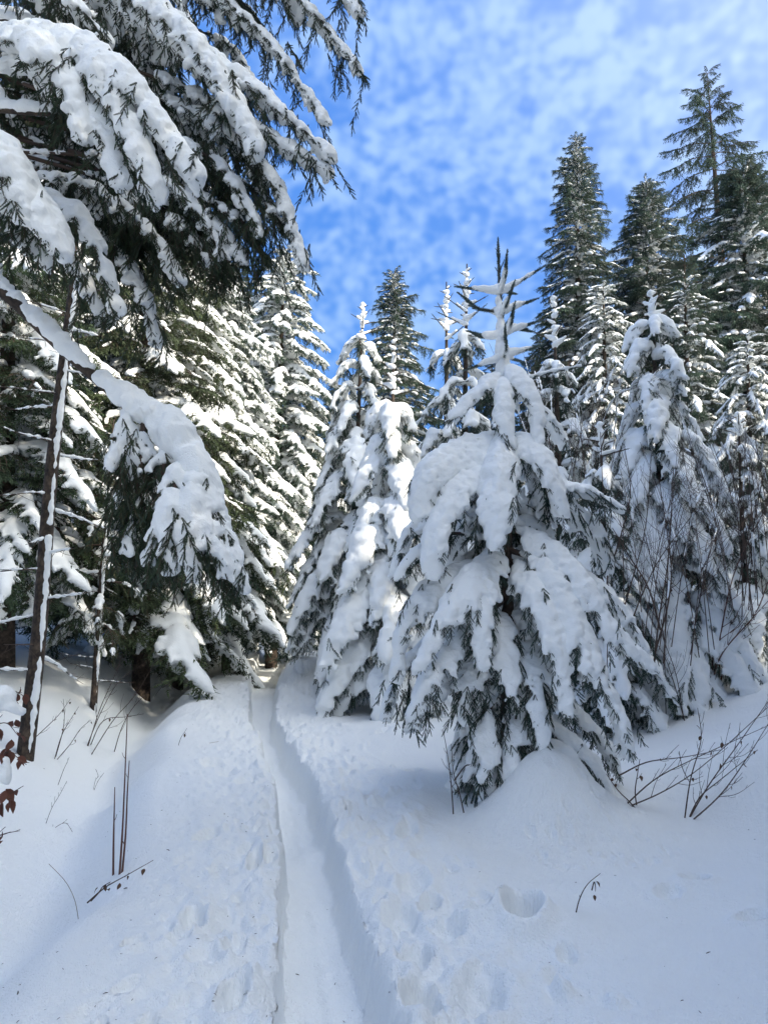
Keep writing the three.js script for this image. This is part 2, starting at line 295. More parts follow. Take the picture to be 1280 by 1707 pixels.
function sprigMesh(list, kind, col, rnd, parent, org, name = 'needles') {
  if (!list.length) return;
  const geos = SPRIG[kind], M = new THREE.Matrix4(), x = V(0, 0, 0), y = V(0, 0, 0), z = V(0, 0, 0), c = new THREE.Color();
  const im = new THREE.InstancedMesh(geos[Math.floor(rnd() * geos.length)], needleMat, list.length); im.name = name; im.userData.kind = 'stuff'; im.castShadow = im.receiveShadow = true;
  list.forEach((s, i) => {
    x.copy(s.dir).normalize(); y.set(rnd() - 0.5, rnd() - 0.2, rnd() - 0.5); z.crossVectors(x, y).normalize(); y.crossVectors(z, x);
    const w = s.len * (s.fat || 1); M.makeBasis(x.clone().multiplyScalar(s.len), y.multiplyScalar(w), z.multiplyScalar(w)); M.setPosition(s.p.x - org.x, s.p.y - org.y, s.p.z - org.z);
    im.setMatrixAt(i, M); const k = 0.45 + 0.85 * rnd(), f = Math.max(s.frost || 0, kind === 'mid' ? 0 : 0.30 * rnd() ** 3), br = rnd() < 0.12 ? 1.7 : 1; c.setRGB(lerp(col[0] * k * br, NCOL.frost[0], f), lerp(col[1] * k, NCOL.frost[1], f), lerp(col[2] * k, NCOL.frost[2], f)); im.setColorAt(i, c);
  });
  parent.add(im); return im;
}
function curveOf(pts, n) { const c = new THREE.CatmullRomCurve3(pts, false, 'centripetal'); return c.getPoints(n); }
// a bough: limb along pts with side shoots that droop; o: fan, n, droop, twig, snow, tipSnow, cover, dens, frost
function bough(pts, o, r, W, sprigs, S) {
  const N = 24, C = curveOf(pts, N); let L = 0; for (let i = 1; i <= N; i++) L += C[i].distanceTo(C[i - 1]);
  const rb = o.rad || 0.012 + 0.008 * L;
  W.tube(C, C.map((_, i) => lerp(rb, 0.004, i / N)), o.sides || 4);
  const step = o.step || 0.07, n = Math.max(3, Math.round(L / step)), T = V(0, 0, 0), Sd = V(0, 0, 0), from = o.from === undefined ? 0.12 : o.from;
  const lf = o.lf || 7, ly = o.lumpy === undefined ? 1 : o.lumpy, lump = P => clamp(0.86 + 0.1 * (1 - ly) + ly * 1.15 * noise(P.x * lf, P.y * lf, P.z * lf) + ly * 0.5 * noise(P.x * lf * 2.4, P.y * lf * 2.4, P.z * lf * 2.4), 0.3, 1.55), crumb = P => noise(P.x * lf * 1.3 + 40, P.y * lf * 1.3, P.z * lf * 1.3) < -(o.crumb || 0.30);
  const lift = (q, rr) => V(q.x, q.y + rr * (o.lift === undefined ? 0.55 : o.lift), q.z);
  if (S && o.snow) {
    for (let i = 1; i < N; i++) {
      const s = i / N; if (s < from * 0.5 || s > 0.97) continue;
      const rr = t => Math.max(0.012, (o.ridge || 0.8) * o.snow * (0.75 + 0.35 * Math.sin(Math.PI * clamp(t * 1.1, 0, 1)) + 0.25 * noise(t * 5, o.seed || 1, 2)) * (1 - 0.65 * t * t));
      if ((o.gap || 0) > 0.5 + 0.5 * noise(C[i].x * 2.2, C[i].y * 2.2, C[i].z * 2.2) * 1.6) continue;
      if (crumb(C[i])) continue; const a = rr(s) * lump(C[i]), b = rr(s + 1 / N) * lump(C[i + 1]); S.cap(lift(C[i], a), lift(C[i + 1], b), a, b);
    }
  }
  const shoot = (P, dir, len, sn, depth) => {
    const m = Math.max(3, Math.min(6, Math.round(len / 0.08))), st = len / m, q = [P.clone()], d = dir.clone(); let p = P.clone();
    const dr = o.droop * r.r(0.7, 1.3);
    for (let k = 0; k < m; k++) { d.y -= dr * st * (0.6 + k / m); d.normalize(); p = p.clone().addScaledVector(d, st); q.push(p); }
    W.tube(q, q.map((_, i) => lerp(0.0045, 0.002, i / m)), 3, false);
    const cov = o.cover * r.r(0.65, 1.1), bare = (o.gap || 0) > 0.5 + 0.8 * noise(P.x * 2.2 + 9, P.y * 2.2, P.z * 2.2) || (sn <= 0);
    if (S && !bare) for (let k = 0; k < m; k++) {
      const s0 = k / m, s1 = (k + 1) / m; if (s1 > cov + 0.001 && k > 0) break;
      if (crumb(q[k])) continue; const r0 = lerp(sn, o.tipSnow, s0 / Math.max(0.3, cov)) * lump(q[k]), r1 = lerp(sn, o.tipSnow, Math.min(1, s1 / Math.max(0.3, cov))) * lump(q[k + 1]);
      S.cap(lift(q[k], r0), lift(q[k + 1], r1), r0, r1);
      if (k > 0 || m < 4) for (const sd of [-1, 1]) if (r() < 0.75) { // short spurs give the snow its ragged edge
        const dd = q[k + 1].clone().sub(q[k]).normalize(); Sd.crossVectors(dd, UP).normalize();
        const a = q[k].clone().lerp(q[k + 1], r()), e = a.clone().addScaledVector(dd, o.twig * r.r(0.3, 0.7)).addScaledVector(Sd, sd * o.twig * r.r(0.3, 0.65)); e.y -= o.twig * r.r(0, 0.4);
        const ra = r0 * 0.75, re = Math.max(o.minR || 0.008, r0 * 0.28); S.cap(lift(a, ra), lift(e, re), ra, re);
      }
    }
    const tl = o.twig, ds = tl * 0.42 / (o.dens || 1), cnt = Math.max(2, Math.round(len / ds));
    for (let k = 0; k < cnt; k++) {
      const s = (k + 0.5) / cnt, f = s * m, i0 = Math.min(m - 1, Math.floor(f)), pp = q[i0].clone().lerp(q[i0 + 1], f - i0);
      const dd = q[i0 + 1].clone().sub(q[i0]).normalize(); Sd.crossVectors(dd, UP).normalize();
      const side = k & 1 ? 1 : -1;
      const v = dd.clone().multiplyScalar(0.75).addScaledVector(Sd, side * r.r(0.35, 0.8)); v.y -= r.r(0.0, 0.55) * (o.hang || 1);
      sprigs.push({ p: pp, dir: v, len: tl * r.r(0.5, 1.15) * (1 - 0.25 * s), fat: o.fat, frost: (o.frost || 0) * r() });
    }
    sprigs.push({ p: q[m - 1], dir: q[m].clone().sub(q[m - 1]), len: tl * 1.0, fat: o.fat, frost: (o.frost || 0) * r() });
    q.sn = bare ? 0 : sn; return q;
  };
  const last = {};
  for (let i = 0; i < n; i++) for (const side of [-1, 1]) {
    const s = clamp(from + (1 - from) * (i + 0.3 + 0.5 * r()) / n, 0, 0.98), f = s * N, i0 = Math.floor(f), P = C[i0].clone().lerp(C[i0 + 1], f - i0);
    T.subVectors(C[Math.min(N, i0 + 2)], C[Math.max(0, i0 - 1)]).normalize(); Sd.crossVectors(T, UP); if (Sd.lengthSq() < 0.01) Sd.set(1, 0, 0); Sd.normalize();
    const th = r.r(0.65, 1.05) * (1 - 0.35 * s), len = o.fan * (0.45 + 0.75 * Math.sin(Math.PI * clamp(0.18 + s * 0.82, 0, 1))) * (1 - 0.55 * s * s) * r.r(0.7, 1.15);
    const dir = T.clone().multiplyScalar(Math.cos(th)).addScaledVector(Sd, side * Math.sin(th)); dir.y += r.r(-0.15, 0.12);
    const q = shoot(P, dir.normalize(), len, o.snow ? o.snow * (o.shoot || 0.55) * r.r(0.75, 1.2) * (1 - 0.45 * s) : 0), pr = last[side]; last[side] = q;
    if (S && pr && q.sn && pr.sn && o.web) for (let k = 1; k <= Math.round(o.web * Math.min(q.length, pr.length) - 1); k++) { const A = q[k], Bq = pr[k], e = A.distanceTo(Bq); if (e > 0.32) break; const rr = Math.min(q.sn, pr.sn) * 0.72 * (1 - 0.5 * k / q.length) * lump(A); if (crumb(A)) continue; S.cap(lift(A, rr * 1.1), lift(Bq, rr * 1.1), rr, rr); }
  }
  // limb end and hanging sprays below the limb
  T.subVectors(C[N], C[N - 2]).normalize();
  for (let k = 0; k < 4; k++) sprigs.push({ p: C[N - 1 - k], dir: T.clone().add(V(r.r(-.4, .4), r.r(-.4, .1), r.r(-.4, .4))), len: o.twig * 1.1, fat: o.fat, frost: (o.frost || 0) * r() });
  if (o.under) for (let i = 0; i < o.under; i++) {
    const s = r.r(0.2, 1), P = C[Math.floor(s * N * 0.999)]; const d = V(r.r(-0.5, 0.5), -1, r.r(-0.5, 0.5)).normalize(), len = o.underLen * r.r(0.5, 1.1);
    let p = P.clone().add(V(r.r(-1, 1) * o.fan * 0.35, -0.02, r.r(-1, 1) * o.fan * 0.35));
    const cnt = Math.ceil(len / (o.twig * 0.5)), q = [p.clone()];
    for (let k = 0; k < cnt; k++) { p = p.clone().addScaledVector(d, len / cnt); q.push(p); for (let e = 0; e < 2; e++) sprigs.push({ p: q[k], dir: d.clone().add(V(r.r(-.6, .6), 0, r.r(-.6, .6))), len: o.twig * r.r(0.7, 1.1), fat: o.fat }); }
    W.tube(q, 0.002, 3, false);
  }
}
function addBough(tree, pts, o, r, sk, col, cell) {
  const W = new MB(), sp = [], S = o.snow ? new Snow(cell, (o.k || Math.max(0.016, o.snow * 0.3)) * (o.kf || 1), o.amp === undefined ? 0.95 : o.amp, o.nf || 12) : null;
  bough(pts, o, r, W, sp, S);
  const org = tree.position;
  const g = W.geo(); g.translate(-org.x, -org.y, -org.z);
  const b = part(g, 'branch', twigMat, tree);
  sprigMesh(sp, sk, col, r, b, org);
  const sg = S && S.geo(org); if (sg) part(sg, 'snow_load', snowMat, b);
  return b;
}
function trunkMesh(tree, pts, radii, name = 'trunk', sides = 9, n = 24) {
  const C = curveOf(pts, n), W = new MB(), R = C.map((_, i) => { const f = i / n * (radii.length - 1), k = Math.min(radii.length - 2, Math.floor(f)); return lerp(radii[k], radii[k + 1], f - k); });
  W.tube(C, R, sides); const g = W.geo(); g.translate(-tree.position.x, -tree.position.y, -tree.position.z); part(g, name, barkMat, tree); return C;
}
const tilted = (px, py, d, list) => list.map(p => at(p[0], p[1], d + p[2]));

// ------------------------------------------------------------------ the fir in front
{
  const D = TREE.d - 0.0, base = V(TREE.x, gy(TREE.x, -D) - 0.1, -D), r = rngOf(501);
  const t = thing('fir_tree', 'tall young fir in front, right of the trench, bowed under thick drapes of snow', 'fir tree', base);
  const top = at(832, 470, D); trunkMesh(t, [base, at(846, 1100, D), at(842, 760, D), top], [0.075, 0.062, 0.045, 0.014]);
  const B = (list, o) => { const q = Object.assign({ fan: 0.4, droop: 3.2, twig: 0.082, snow: 0.09, tipSnow: 0.02, cover: 0.92, dens: 1, seed: list[0][1] * 0.013, step: 0.095, under: 12, underLen: 0.24 }, o); q.snow *= 0.62; q.web = q.web === undefined ? 0.55 : q.web; q.ridge = 0.72; q.dens = 2.2; q.lumpy = 0.5; q.crumb = q.crumb || 0.42; q.amp = 0.6; q.tipSnow = Math.min(q.tipSnow, 0.02) * 0.7; q.fan *= 1.12; q.k = Math.max(0.014, (q.k || 0.03) * 0.6); return addBough(t, tilted(0, 0, D, list), q, r, 'near', NCOL.fir, 0.0145); };
  // leader: stout bristly shoots with wedges of snow
  const lead = (list, sn) => { const P = tilted(0, 0, D, list), W = new MB(), sp = [], C = curveOf(P, 8), S = new Snow(0.012, 0.016, 0.3, 12); W.tube(C, C.map((_, i) => lerp(0.011, 0.006, i / 8)), 5);
    for (let i = 0; i < 8; i++) sp.push({ p: C[i], dir: C[i + 1].clone().sub(C[i]), len: 0.17, fat: 1.5, frost: 0.45 });
    if (sn) for (let i = 0; i < 7; i++) { const w = u => lerp(sn * 0.85, 0.010, Math.pow(u, 0.6)) * (0.8 + 0.9 * Math.abs(noise(u * 4, sn * 90, 3))), a = w(i / 7), b = w((i + 1) / 7); S.cap(V(C[i].x, C[i].y + a * 0.9, C[i].z), V(C[i + 1].x, C[i + 1].y + b * 0.9, C[i + 1].z), a, b); }
    const g = W.geo(); g.translate(-base.x, -base.y, -base.z); const b = part(g, 'branch', twigMat, t); sprigMesh(sp, 'brush', NCOL.fir, r, b, base); const sg = sn && S.geo(base); if (sg) part(sg, 'snow_load', snowMat, b); };
  lead([[832, 495, 0], [831, 450, 0], [830, 412, 0]], 0);
  lead([[832, 490, 0], [805, 484, 0.02], [777, 480, 0.05]], 0.06); lead([[832, 492, 0], [840, 465, -0.14], [843, 440, -0.22]], 0.03); lead([[833, 490, 0], [862, 472, 0], [898, 449, 0.02]], 0.04); lead([[833, 490, 0], [838, 486, 0.2], [850, 488, 0.3]], 0.06);
  lead([[832, 520, 0], [800, 515, 0.02], [776, 498, 0.05]], 0.0); lead([[834, 528, 0], [842, 512, -0.16], [850, 490, -0.24]], 0.03); lead([[834, 525, 0], [858, 512, 0.03], [881, 503, 0.06]], 0.05); lead([[833, 525, 0], [826, 522, 0.2], [815, 518, 0.34]], 0.07);
  lead([[835, 562, 0], [815, 562, 0], [800, 558, 0]], 0.065); lead([[836, 565, 0], [848, 545, -0.16], [853, 526, -0.24]], 0.04); lead([[836, 556, 0], [855, 548, 0.02], [872, 550, 0.06]], 0.05); lead([[836, 560, 0], [862, 548, 0], [884, 540, 0.02]], 0.03);
  lead([[837, 600, 0], [815, 604, -0.05], [790, 612, -0.1]], 0.05); lead([[838, 598, 0], [842, 584, -0.16], [842, 566, -0.22]], 0.04); lead([[838, 596, 0], [862, 588, 0.0], [893, 578, 0.05]], 0.06); lead([[838, 596, 0], [845, 596, 0.2], [860, 600, 0.3]], 0.08);
  lead([[840, 640, 0], [900, 625, 0.1], [990, 606, 0.2]], 0.03);
  {
    const S = new Snow(0.0125, 0.012, 0.7, 12), A = at(832, 496, D), Z = at(840, 640, D), n = 26, rr = rngOf(9);
    for (let i = 0; i < n; i++) { const u = i / n, w = lerp(0.016, 0.05, u) * (0.7 + 0.9 * Math.abs(Math.sin(u * 12.5 + 0.4))), p = A.clone().lerp(Z, u), e = A.clone().lerp(Z, (i + 1) / n), o = V((rr() - 0.5) * 0.03, 0, (rr() - 0.5) * 0.03); S.cap(p.add(o), e.add(o), w, w); }
    part(S.geo(base), 'snow_load', snowMat, t);
    const sp = []; for (let i = 0; i < 60; i++) { const p = at(832, 420, D).lerp(Z, rr()); sp.push({ p, dir: V(rr() - 0.5, 0.9, rr() - 0.5), len: rr.r(0.06, 0.13), frost: 0.4 * rr() }); } sprigMesh(sp, 'near', NCOL.fir, r, t, base);
  }
  // cap of snow below the leader
  B([[838, 618, 0.05], [862, 628, -0.16], [890, 672, -0.28], [898, 740, -0.34]], { fan: 0.20, snow: 0.115, droop: 5, under: 0, tipSnow: 0.03 });
  B([[838, 628, 0.05], [812, 640, -0.14], [780, 668, -0.2], [750, 702, -0.22]], { fan: 0.20, snow: 0.085, droop: 4, under: 0 });
  B([[840, 625, 0], [838, 650, -0.25], [842, 700, -0.36], [850, 740, -0.38]], { fan: 0.18, snow: 0.085, droop: 5, under: 3 });
  B([[840, 625, 0], [860, 640, 0.2], [905, 690, 0.3], [940, 740, 0.35]], { fan: 0.24, snow: 0.09 });
  // the great drape
  B([[842, 728, 0.05], [775, 752, -0.18], [716, 782, -0.34], [700, 850, -0.42]], { fan: 0.42, snow: 0.17, droop: 5, tipSnow: 0.045, k: 0.045, web: 0.9, crumb: 0.9 });
  B([[842, 735, 0], [832, 758, -0.40], [828, 830, -0.66], [826, 905, -0.72]], { fan: 0.44, snow: 0.14, droop: 5, tipSnow: 0.032, k: 0.03, web: 0.75, crumb: 0.9 });
  B([[842, 745, 0], [770, 800, -0.36], [726, 880, -0.56], [722, 950, -0.60]], { fan: 0.40, snow: 0.13, droop: 5, tipSnow: 0.035, k: 0.035, web: 0.75, crumb: 0.9 });
  B([[845, 728, 0], [886, 748, -0.28], [916, 786, -0.4], [934, 850, -0.42]], { fan: 0.34, snow: 0.13, droop: 5, tipSnow: 0.03, k: 0.035, web: 0.75, crumb: 0.9 });
  B([[846, 760, 0], [910, 800, -0.1], [970, 815, -0.05], [1035, 850, 0.05]], { fan: 0.34, snow: 0.035, tipSnow: 0.012, cover: 0.6, frost: 0.7, gap: 0.4 });
  B([[846, 760, 0], [920, 820, 0.1], [990, 880, 0.2], [1010, 950, 0.25]], { fan: 0.42, snow: 0.08 });
  B([[843, 760, 0], [780, 830, 0.2], [690, 880, 0.3], [660, 950, 0.3]], { fan: 0.42, snow: 0.09 });
  // lower left
  B([[844, 905, 0], [800, 945, -0.42], [762, 990, -0.62], [700, 1110, -0.74]], { fan: 0.40, snow: 0.105, droop: 4.5, tipSnow: 0.03, k: 0.035 });
  B([[842, 930, 0], [800, 960, -0.5], [800, 1030, -0.7], [805, 1110, -0.74]], { fan: 0.30, snow: 0.075, droop: 4.5, cover: 0.7, gap: 0.2 });
  B([[842, 935, 0], [740, 960, -0.16], [680, 1020, -0.22], [660, 1130, -0.24]], { fan: 0.34, snow: 0.10, droop: 5 });
  B([[842, 905, 0], [750, 890, -0.1], [695, 920, -0.2], [665, 960, -0.25]], { fan: 0.25, snow: 0.05, droop: 4.5, cover: 0.5, gap: 0.3 });
  B([[842, 1000, 0], [760, 1060, -0.45], [710, 1130, -0.6], [690, 1190, -0.62]], { fan: 0.34, snow: 0.06, gap: 0.25 });
  B([[842, 1000, 0], [720, 1060, 0.1], [660, 1130, 0.1], [645, 1190, 0.1]], { fan: 0.3, snow: 0.06, gap: 0.2 });
  // right
  B([[846, 880, 0], [905, 905, -0.3], [965, 960, -0.5], [1030, 1060, -0.6], [1078, 1108, -0.56]], { fan: 0.36, snow: 0.105, droop: 5, frost: 0.5, k: 0.032 });
  B([[846, 915, 0], [920, 950, -0.5], [975, 1060, -0.72], [1030, 1190, -0.78], [1045, 1250, -0.76]], { fan: 0.40, snow: 0.085, droop: 4.5, frost: 0.7, k: 0.028, gap: 0.1 });
  B([[846, 930, 0], [890, 970, -0.52], [925, 1060, -0.80], [945, 1190, -0.86]], { fan: 0.34, snow: 0.075, droop: 4.5, frost: 0.6, k: 0.026, gap: 0.15 });
  B([[846, 920, 0], [940, 940, 0.1], [1020, 1000, 0.15], [1070, 1080, 0.15]], { fan: 0.45, snow: 0.1 });
  // lower middle: sparser snow, dark needles
  for (const [pts, sn] of [
    [[[842, 1020, 0], [835, 1050, -0.4], [850, 1120, -0.56], [860, 1180, -0.58]], 0.05], [[[846, 1060, 0], [890, 1110, -0.45], [900, 1180, -0.6], [905, 1240, -0.62]], 0.05],
    [[[842, 1080, 0], [790, 1120, -0.4], [778, 1160, -0.5], [775, 1200, -0.5]], 0.055], [[[844, 1130, 0], [815, 1190, -0.42], [815, 1250, -0.5], [810, 1300, -0.5]], 0.05],
    [[[844, 1150, 0], [860, 1200, -0.4], [850, 1260, -0.5], [845, 1310, -0.52]], 0.045], [[[844, 1180, 0], [800, 1225, -0.25], [790, 1260, -0.3], [788, 1290, -0.3]], 0.06],
    [[[844, 1230, 0], [815, 1270, -0.3], [812, 1310, -0.36], [806, 1345, -0.38]], 0.055], [[[846, 1230, 0], [855, 1275, -0.35], [850, 1315, -0.42], [846, 1350, -0.44]], 0.055],
    [[[848, 1140, 0], [930, 1220, -0.25], [985, 1270, -0.3], [1020, 1340, -0.34]], 0.10], [[[848, 1200, 0], [900, 1235, -0.35], [945, 1260, -0.46], [985, 1310, -0.46]], 0.09], [[[848, 1100, 0], [940, 1170, 0.05], [1000, 1230, 0.1], [1030, 1290, 0.1]], 0.08],
  ]) B(pts, { fan: 0.28, snow: sn, tipSnow: 0.018, cover: 0.7, gap: 0.22, droop: 4, under: 8, underLen: 0.25 });
  // the sides and back of the crown
  for (let i = 0; i < 26; i++) {
    const y = 780 + i * 20, rad = lerp(0.35, 0.85, Math.min(1, i / 14)) * (i > 17 ? 0.62 : 1), a = i * 2.4, dx = Math.cos(a) * rad, dz = Math.abs(Math.sin(a)) * rad; const P = at(844, y, D);
    addBough(t, [P, P.clone().add(V(dx * 0.5, 0.04, -dz * 0.5)), P.clone().add(V(dx * 0.85, -0.15, -dz * 0.85)), P.clone().add(V(dx, -0.45, -dz))], { fan: 0.34, droop: 4, twig: 0.12, snow: 0.08, tipSnow: 0.03, cover: 0.85, dens: 0.9, step: 0.09, under: 8, underLen: 0.25 }, r, 'near', NCOL.fir, 0.024);
  }
}

// ------------------------------------------------------------------ snow-laden young trees farther back
// o: px/top row/depth, foot, radius, seed, ...
function ladenTree(name, label, cat, o) {
  const r = rngOf(o.seed), D = o.d, X = at(o.px, 1000, D).x, base = V(X, gy(X, -D) - 0.15, -D), top = at(o.tx || o.px, o.top, D);
  const t = thing(name, label, cat, base, o.group), H = top.y - base.y;
  trunkMesh(t, [base, base.clone().lerp(top, 0.5).add(V(o.bend || 0, 0, 0)), top], [0.03 + H * 0.011, 0.02 + H * 0.006, 0.012], 'trunk', 7, 14);
  const ax = f => base.clone().lerp(top, f).add(V((o.bend || 0) * Math.sin(Math.PI * f), 0, 0));
  const lead = o.lead || 0.13, gap = 0.3;
  // bare leader shoots
  for (let k = 0; k < (o.shoots || 9); k++) {
    const f = 1 - lead * (0.12 + 0.9 * k / (o.shoots || 9)), P = ax(f), a = k * 2.3 + r(), L = (0.10 + 0.035 * k) * (o.scale || 1), Q = P.clone().add(V(Math.cos(a) * L, L * r.r(0.25, 0.7), Math.sin(a) * L));
    const W = new MB(); W.tube([P, P.clone().lerp(Q, 0.5), Q], [0.011, 0.009, 0.006], 4); const g = W.geo(); g.translate(-base.x, -base.y, -base.z); const b = part(g, 'branch', twigMat, t);
    const sp = []; for (let i = 0; i < 3; i++) sp.push({ p: P.clone().lerp(Q, i / 3), dir: Q.clone().sub(P), len: L * 0.45, fat: 0.9 }); sprigMesh(sp, 'mid', NCOL.spruce, r, b, base);
    const S = new Snow(0.024, 0.022, 0.3); const sr = r.r(0.03, 0.07) * (o.scale || 1); S.cap(V(P.x, P.y + sr * 0.7, P.z), V((P.x + Q.x) / 2, (P.y + Q.y) / 2 + 0.03, (P.z + Q.z) / 2), sr, 0.025); const sg = S.geo(base); if (sg) part(sg, 'snow_load', snowMat, b);
  }
  const nW = o.whorls || 12;
  for (let w = 0; w < nW; w++) {
    const s = (w + 0.4) / nW, f = 1 - lead - (1 - lead - (o.clear || 0.06)) * s, rad = o.rad * (0.18 + 0.82 * Math.pow(s, o.pow || 0.75)) * (s > 0.9 ? 0.9 : 1);
    const nb = o.nb || (s < 0.3 ? 4 : 6), a0 = w * 1.1 + r() * 0.5;
    for (let k = 0; k < nb; k++) {
      const a = a0 + k / nb * Math.PI * 2 + r.r(-0.25, 0.25), L = rad * r.r(0.78, 1.15), P = ax(f + r.r(-0.02, 0.02)), c = Math.cos(a), sn = Math.sin(a), dr = L * (o.sag || 0.75) * r.r(0.8, 1.2);
      const back = sn < -0.55; // far side, seen only through gaps
      const pts = [P, P.clone().add(V(c * L * 0.45, L * 0.06, sn * L * 0.45)), P.clone().add(V(c * L * 0.8, -dr * 0.42, sn * L * 0.8)), P.clone().add(V(c * L, -dr, sn * L))];
      const snow = 0.72 * (o.snow || 0.11) * r.r(0.8, 1.2) * (s < 0.25 ? 0.9 : 1);
      addBough(t, pts, { fan: L * 0.5, droop: o.droop || 3.5, twig: o.twig || 0.19, snow, tipSnow: snow * 0.25, cover: o.cover || 0.9, step: back ? 0.2 : 0.14, dens: back ? 0.7 : 1.25, lf: 4.5, nf: 8, lumpy: 0.75, crumb: 0.42, gap: o.gap || 0.06, seed: w + k * 0.7, under: back ? 2 : 5, underLen: 0.35, k: Math.max(0.016, snow * 0.2), sides: 3, from: 0.15, minR: 0.014, web: o.web || 0.6, ridge: 0.7 }, r, 'mid', o.col || NCOL.fir, back ? 0.06 : (o.cell || 0.033));
    }
  }
  return t;
}
ladenTree('fir_tree', 'rounded young fir behind the front fir, its sunlit snow cap level with the drapes', 'fir tree', { px: 648, tx: 656, top: 560, d: 12.2, rad: 1.25, seed: 11, whorls: 9, lead: 0.18, snow: 0.19, web: 0.85, sag: 0.95, droop: 4.2, pow: 0.6, cell: 0.032 });
ladenTree('fir_tree', 'slender snow-coated fir with a spiky tip, left of the rounded young fir', 'fir tree', { px: 588, tx: 606, top: 505, d: 14.6, rad: 1.55, seed: 12, whorls: 13, lead: 0.10, snow: 0.13, sag: 0.8, cell: 0.04, bend: -0.05, clear: 0.13 });
ladenTree('fir_tree', 'young fir with two thin bare leaders, just left of the front fir top', 'fir tree', { px: 765, tx: 778, top: 440, d: 12.8, rad: 1.25, seed: 13, whorls: 9, lead: 0.16, snow: 0.12, cell: 0.038, shoots: 13 });
ladenTree('fir_tree', 'thin-topped young fir half hidden behind the two-leader fir', 'fir tree', { px: 742, tx: 744, top: 470, d: 14.0, rad: 1.1, seed: 14, whorls: 8, lead: 0.16, snow: 0.12, cell: 0.045, shoots: 12 });
ladenTree('fir_tree', 'cone-shaped fir plastered with snow above the bare red shrubs at right', 'fir tree', { px: 1105, tx: 1085, top: 488, d: 11.2, rad: 1.4, seed: 15, whorls: 13, lead: 0.07, snow: 0.145, web: 0.8, sag: 0.9, cell: 0.032, twig: 0.17 });
ladenTree('fir_tree', 'small snow-buried fir between the front fir and the cone-shaped fir', 'fir tree', { px: 935, tx: 922, top: 490, d: 12.4, rad: 1.15, seed: 16, whorls: 9, lead: 0.15, snow: 0.11, cell: 0.042, gap: 0.15 });

ladenTree('fir_tree', 'low snow-buried fir among the bare stems right of the front fir', 'fir tree', { px: 1005, tx: 1000, top: 705, d: 10.2, rad: 0.85, seed: 17, whorls: 6, lead: 0.12, snow: 0.12, cell: 0.034 });
ladenTree('fir_tree', 'short snow-covered fir at the right edge inside the thicket', 'fir tree', { px: 1235, tx: 1230, top: 690, d: 12.5, rad: 1.1, seed: 18, whorls: 7, lead: 0.10, snow: 0.12, cell: 0.04 });
// ------------------------------------------------------------------ grown conifers: boughs from a few models
function boughModel(seed, style) {
  const r = rngOf(seed), W = new MB(), sp = [], heavy = style === 'laden', S = style === 'bare' ? null : new Snow(heavy ? 0.024 : 0.026, heavy ? 0.013 : 0.012, 0.6, 7);
  const sag = style === 'bare' ? 0.22 : heavy ? 0.36 : 0.20;
  const pts = [V(0, 0, 0), V(0.4, 0.05, r.r(-.04, .04)), V(0.75, -sag * 0.35, r.r(-.06, .06)), V(1, -sag, r.r(-.05, .05))];
  bough(pts, { fan: 0.30, droop: style === 'bare' ? 6 : 3, twig: style === 'bare' ? 0.13 : 0.125, snow: heavy ? 0.05 : 0.05, tipSnow: heavy ? 0.011 : 0.011, cover: heavy ? 0.85 : 0.6, minR: 0.011, step: 0.085, dens: 0.85, gap: heavy ? 0.12 : 0.50, lf: 5, under: style === 'bare' ? 12 : 6, underLen: style === 'bare' ? 0.32 : 0.2, sides: 3, rad: 0.014, seed: seed * 0.7, shoot: 0.6 }, r, W, sp, S);
  const nb = new MB(); const x = V(0, 0, 0), y = V(0, 0, 0), z = V(0, 0, 0);
  for (const s of sp) { // needles as a handful of coarse blades on every twig
    x.copy(s.dir).normalize(); y.set(r() - 0.5, r() - 0.5, r() - 0.5); z.crossVectors(x, y).normalize(); y.crossVectors(z, x);
    for (let k = 0; k < 7; k++) { const u = k / 7, a = k * 2.4 + r(), o = s.p.clone().addScaledVector(x, s.len * u), L = s.len * 0.36, d = x.clone().multiplyScalar(0.75).addScaledVector(y, Math.cos(a) * 0.66).addScaledVector(z, Math.sin(a) * 0.66), q = V(0, 0, 0).crossVectors(d, x).normalize().multiplyScalar(0.0075), n = V(0, 0, 0).crossVectors(d, q).normalize();
      nb.tri(o.clone().add(q), o.clone().sub(q), o.clone().addScaledVector(d, L), n); }
  }
  const base = nb.count; // limb into the needle mesh of the model is kept apart
  return { needles: nb.geo(), wood: W.geo(), snow: S ? S.geo() : null };
}
const MODEL = { laden: [1, 2, 3].map(s => boughModel(100 + s, 'laden')), light: [1, 2, 3].map(s => boughModel(200 + s, 'light')), bare: [1, 2].map(s => boughModel(300 + s, 'bare')) };
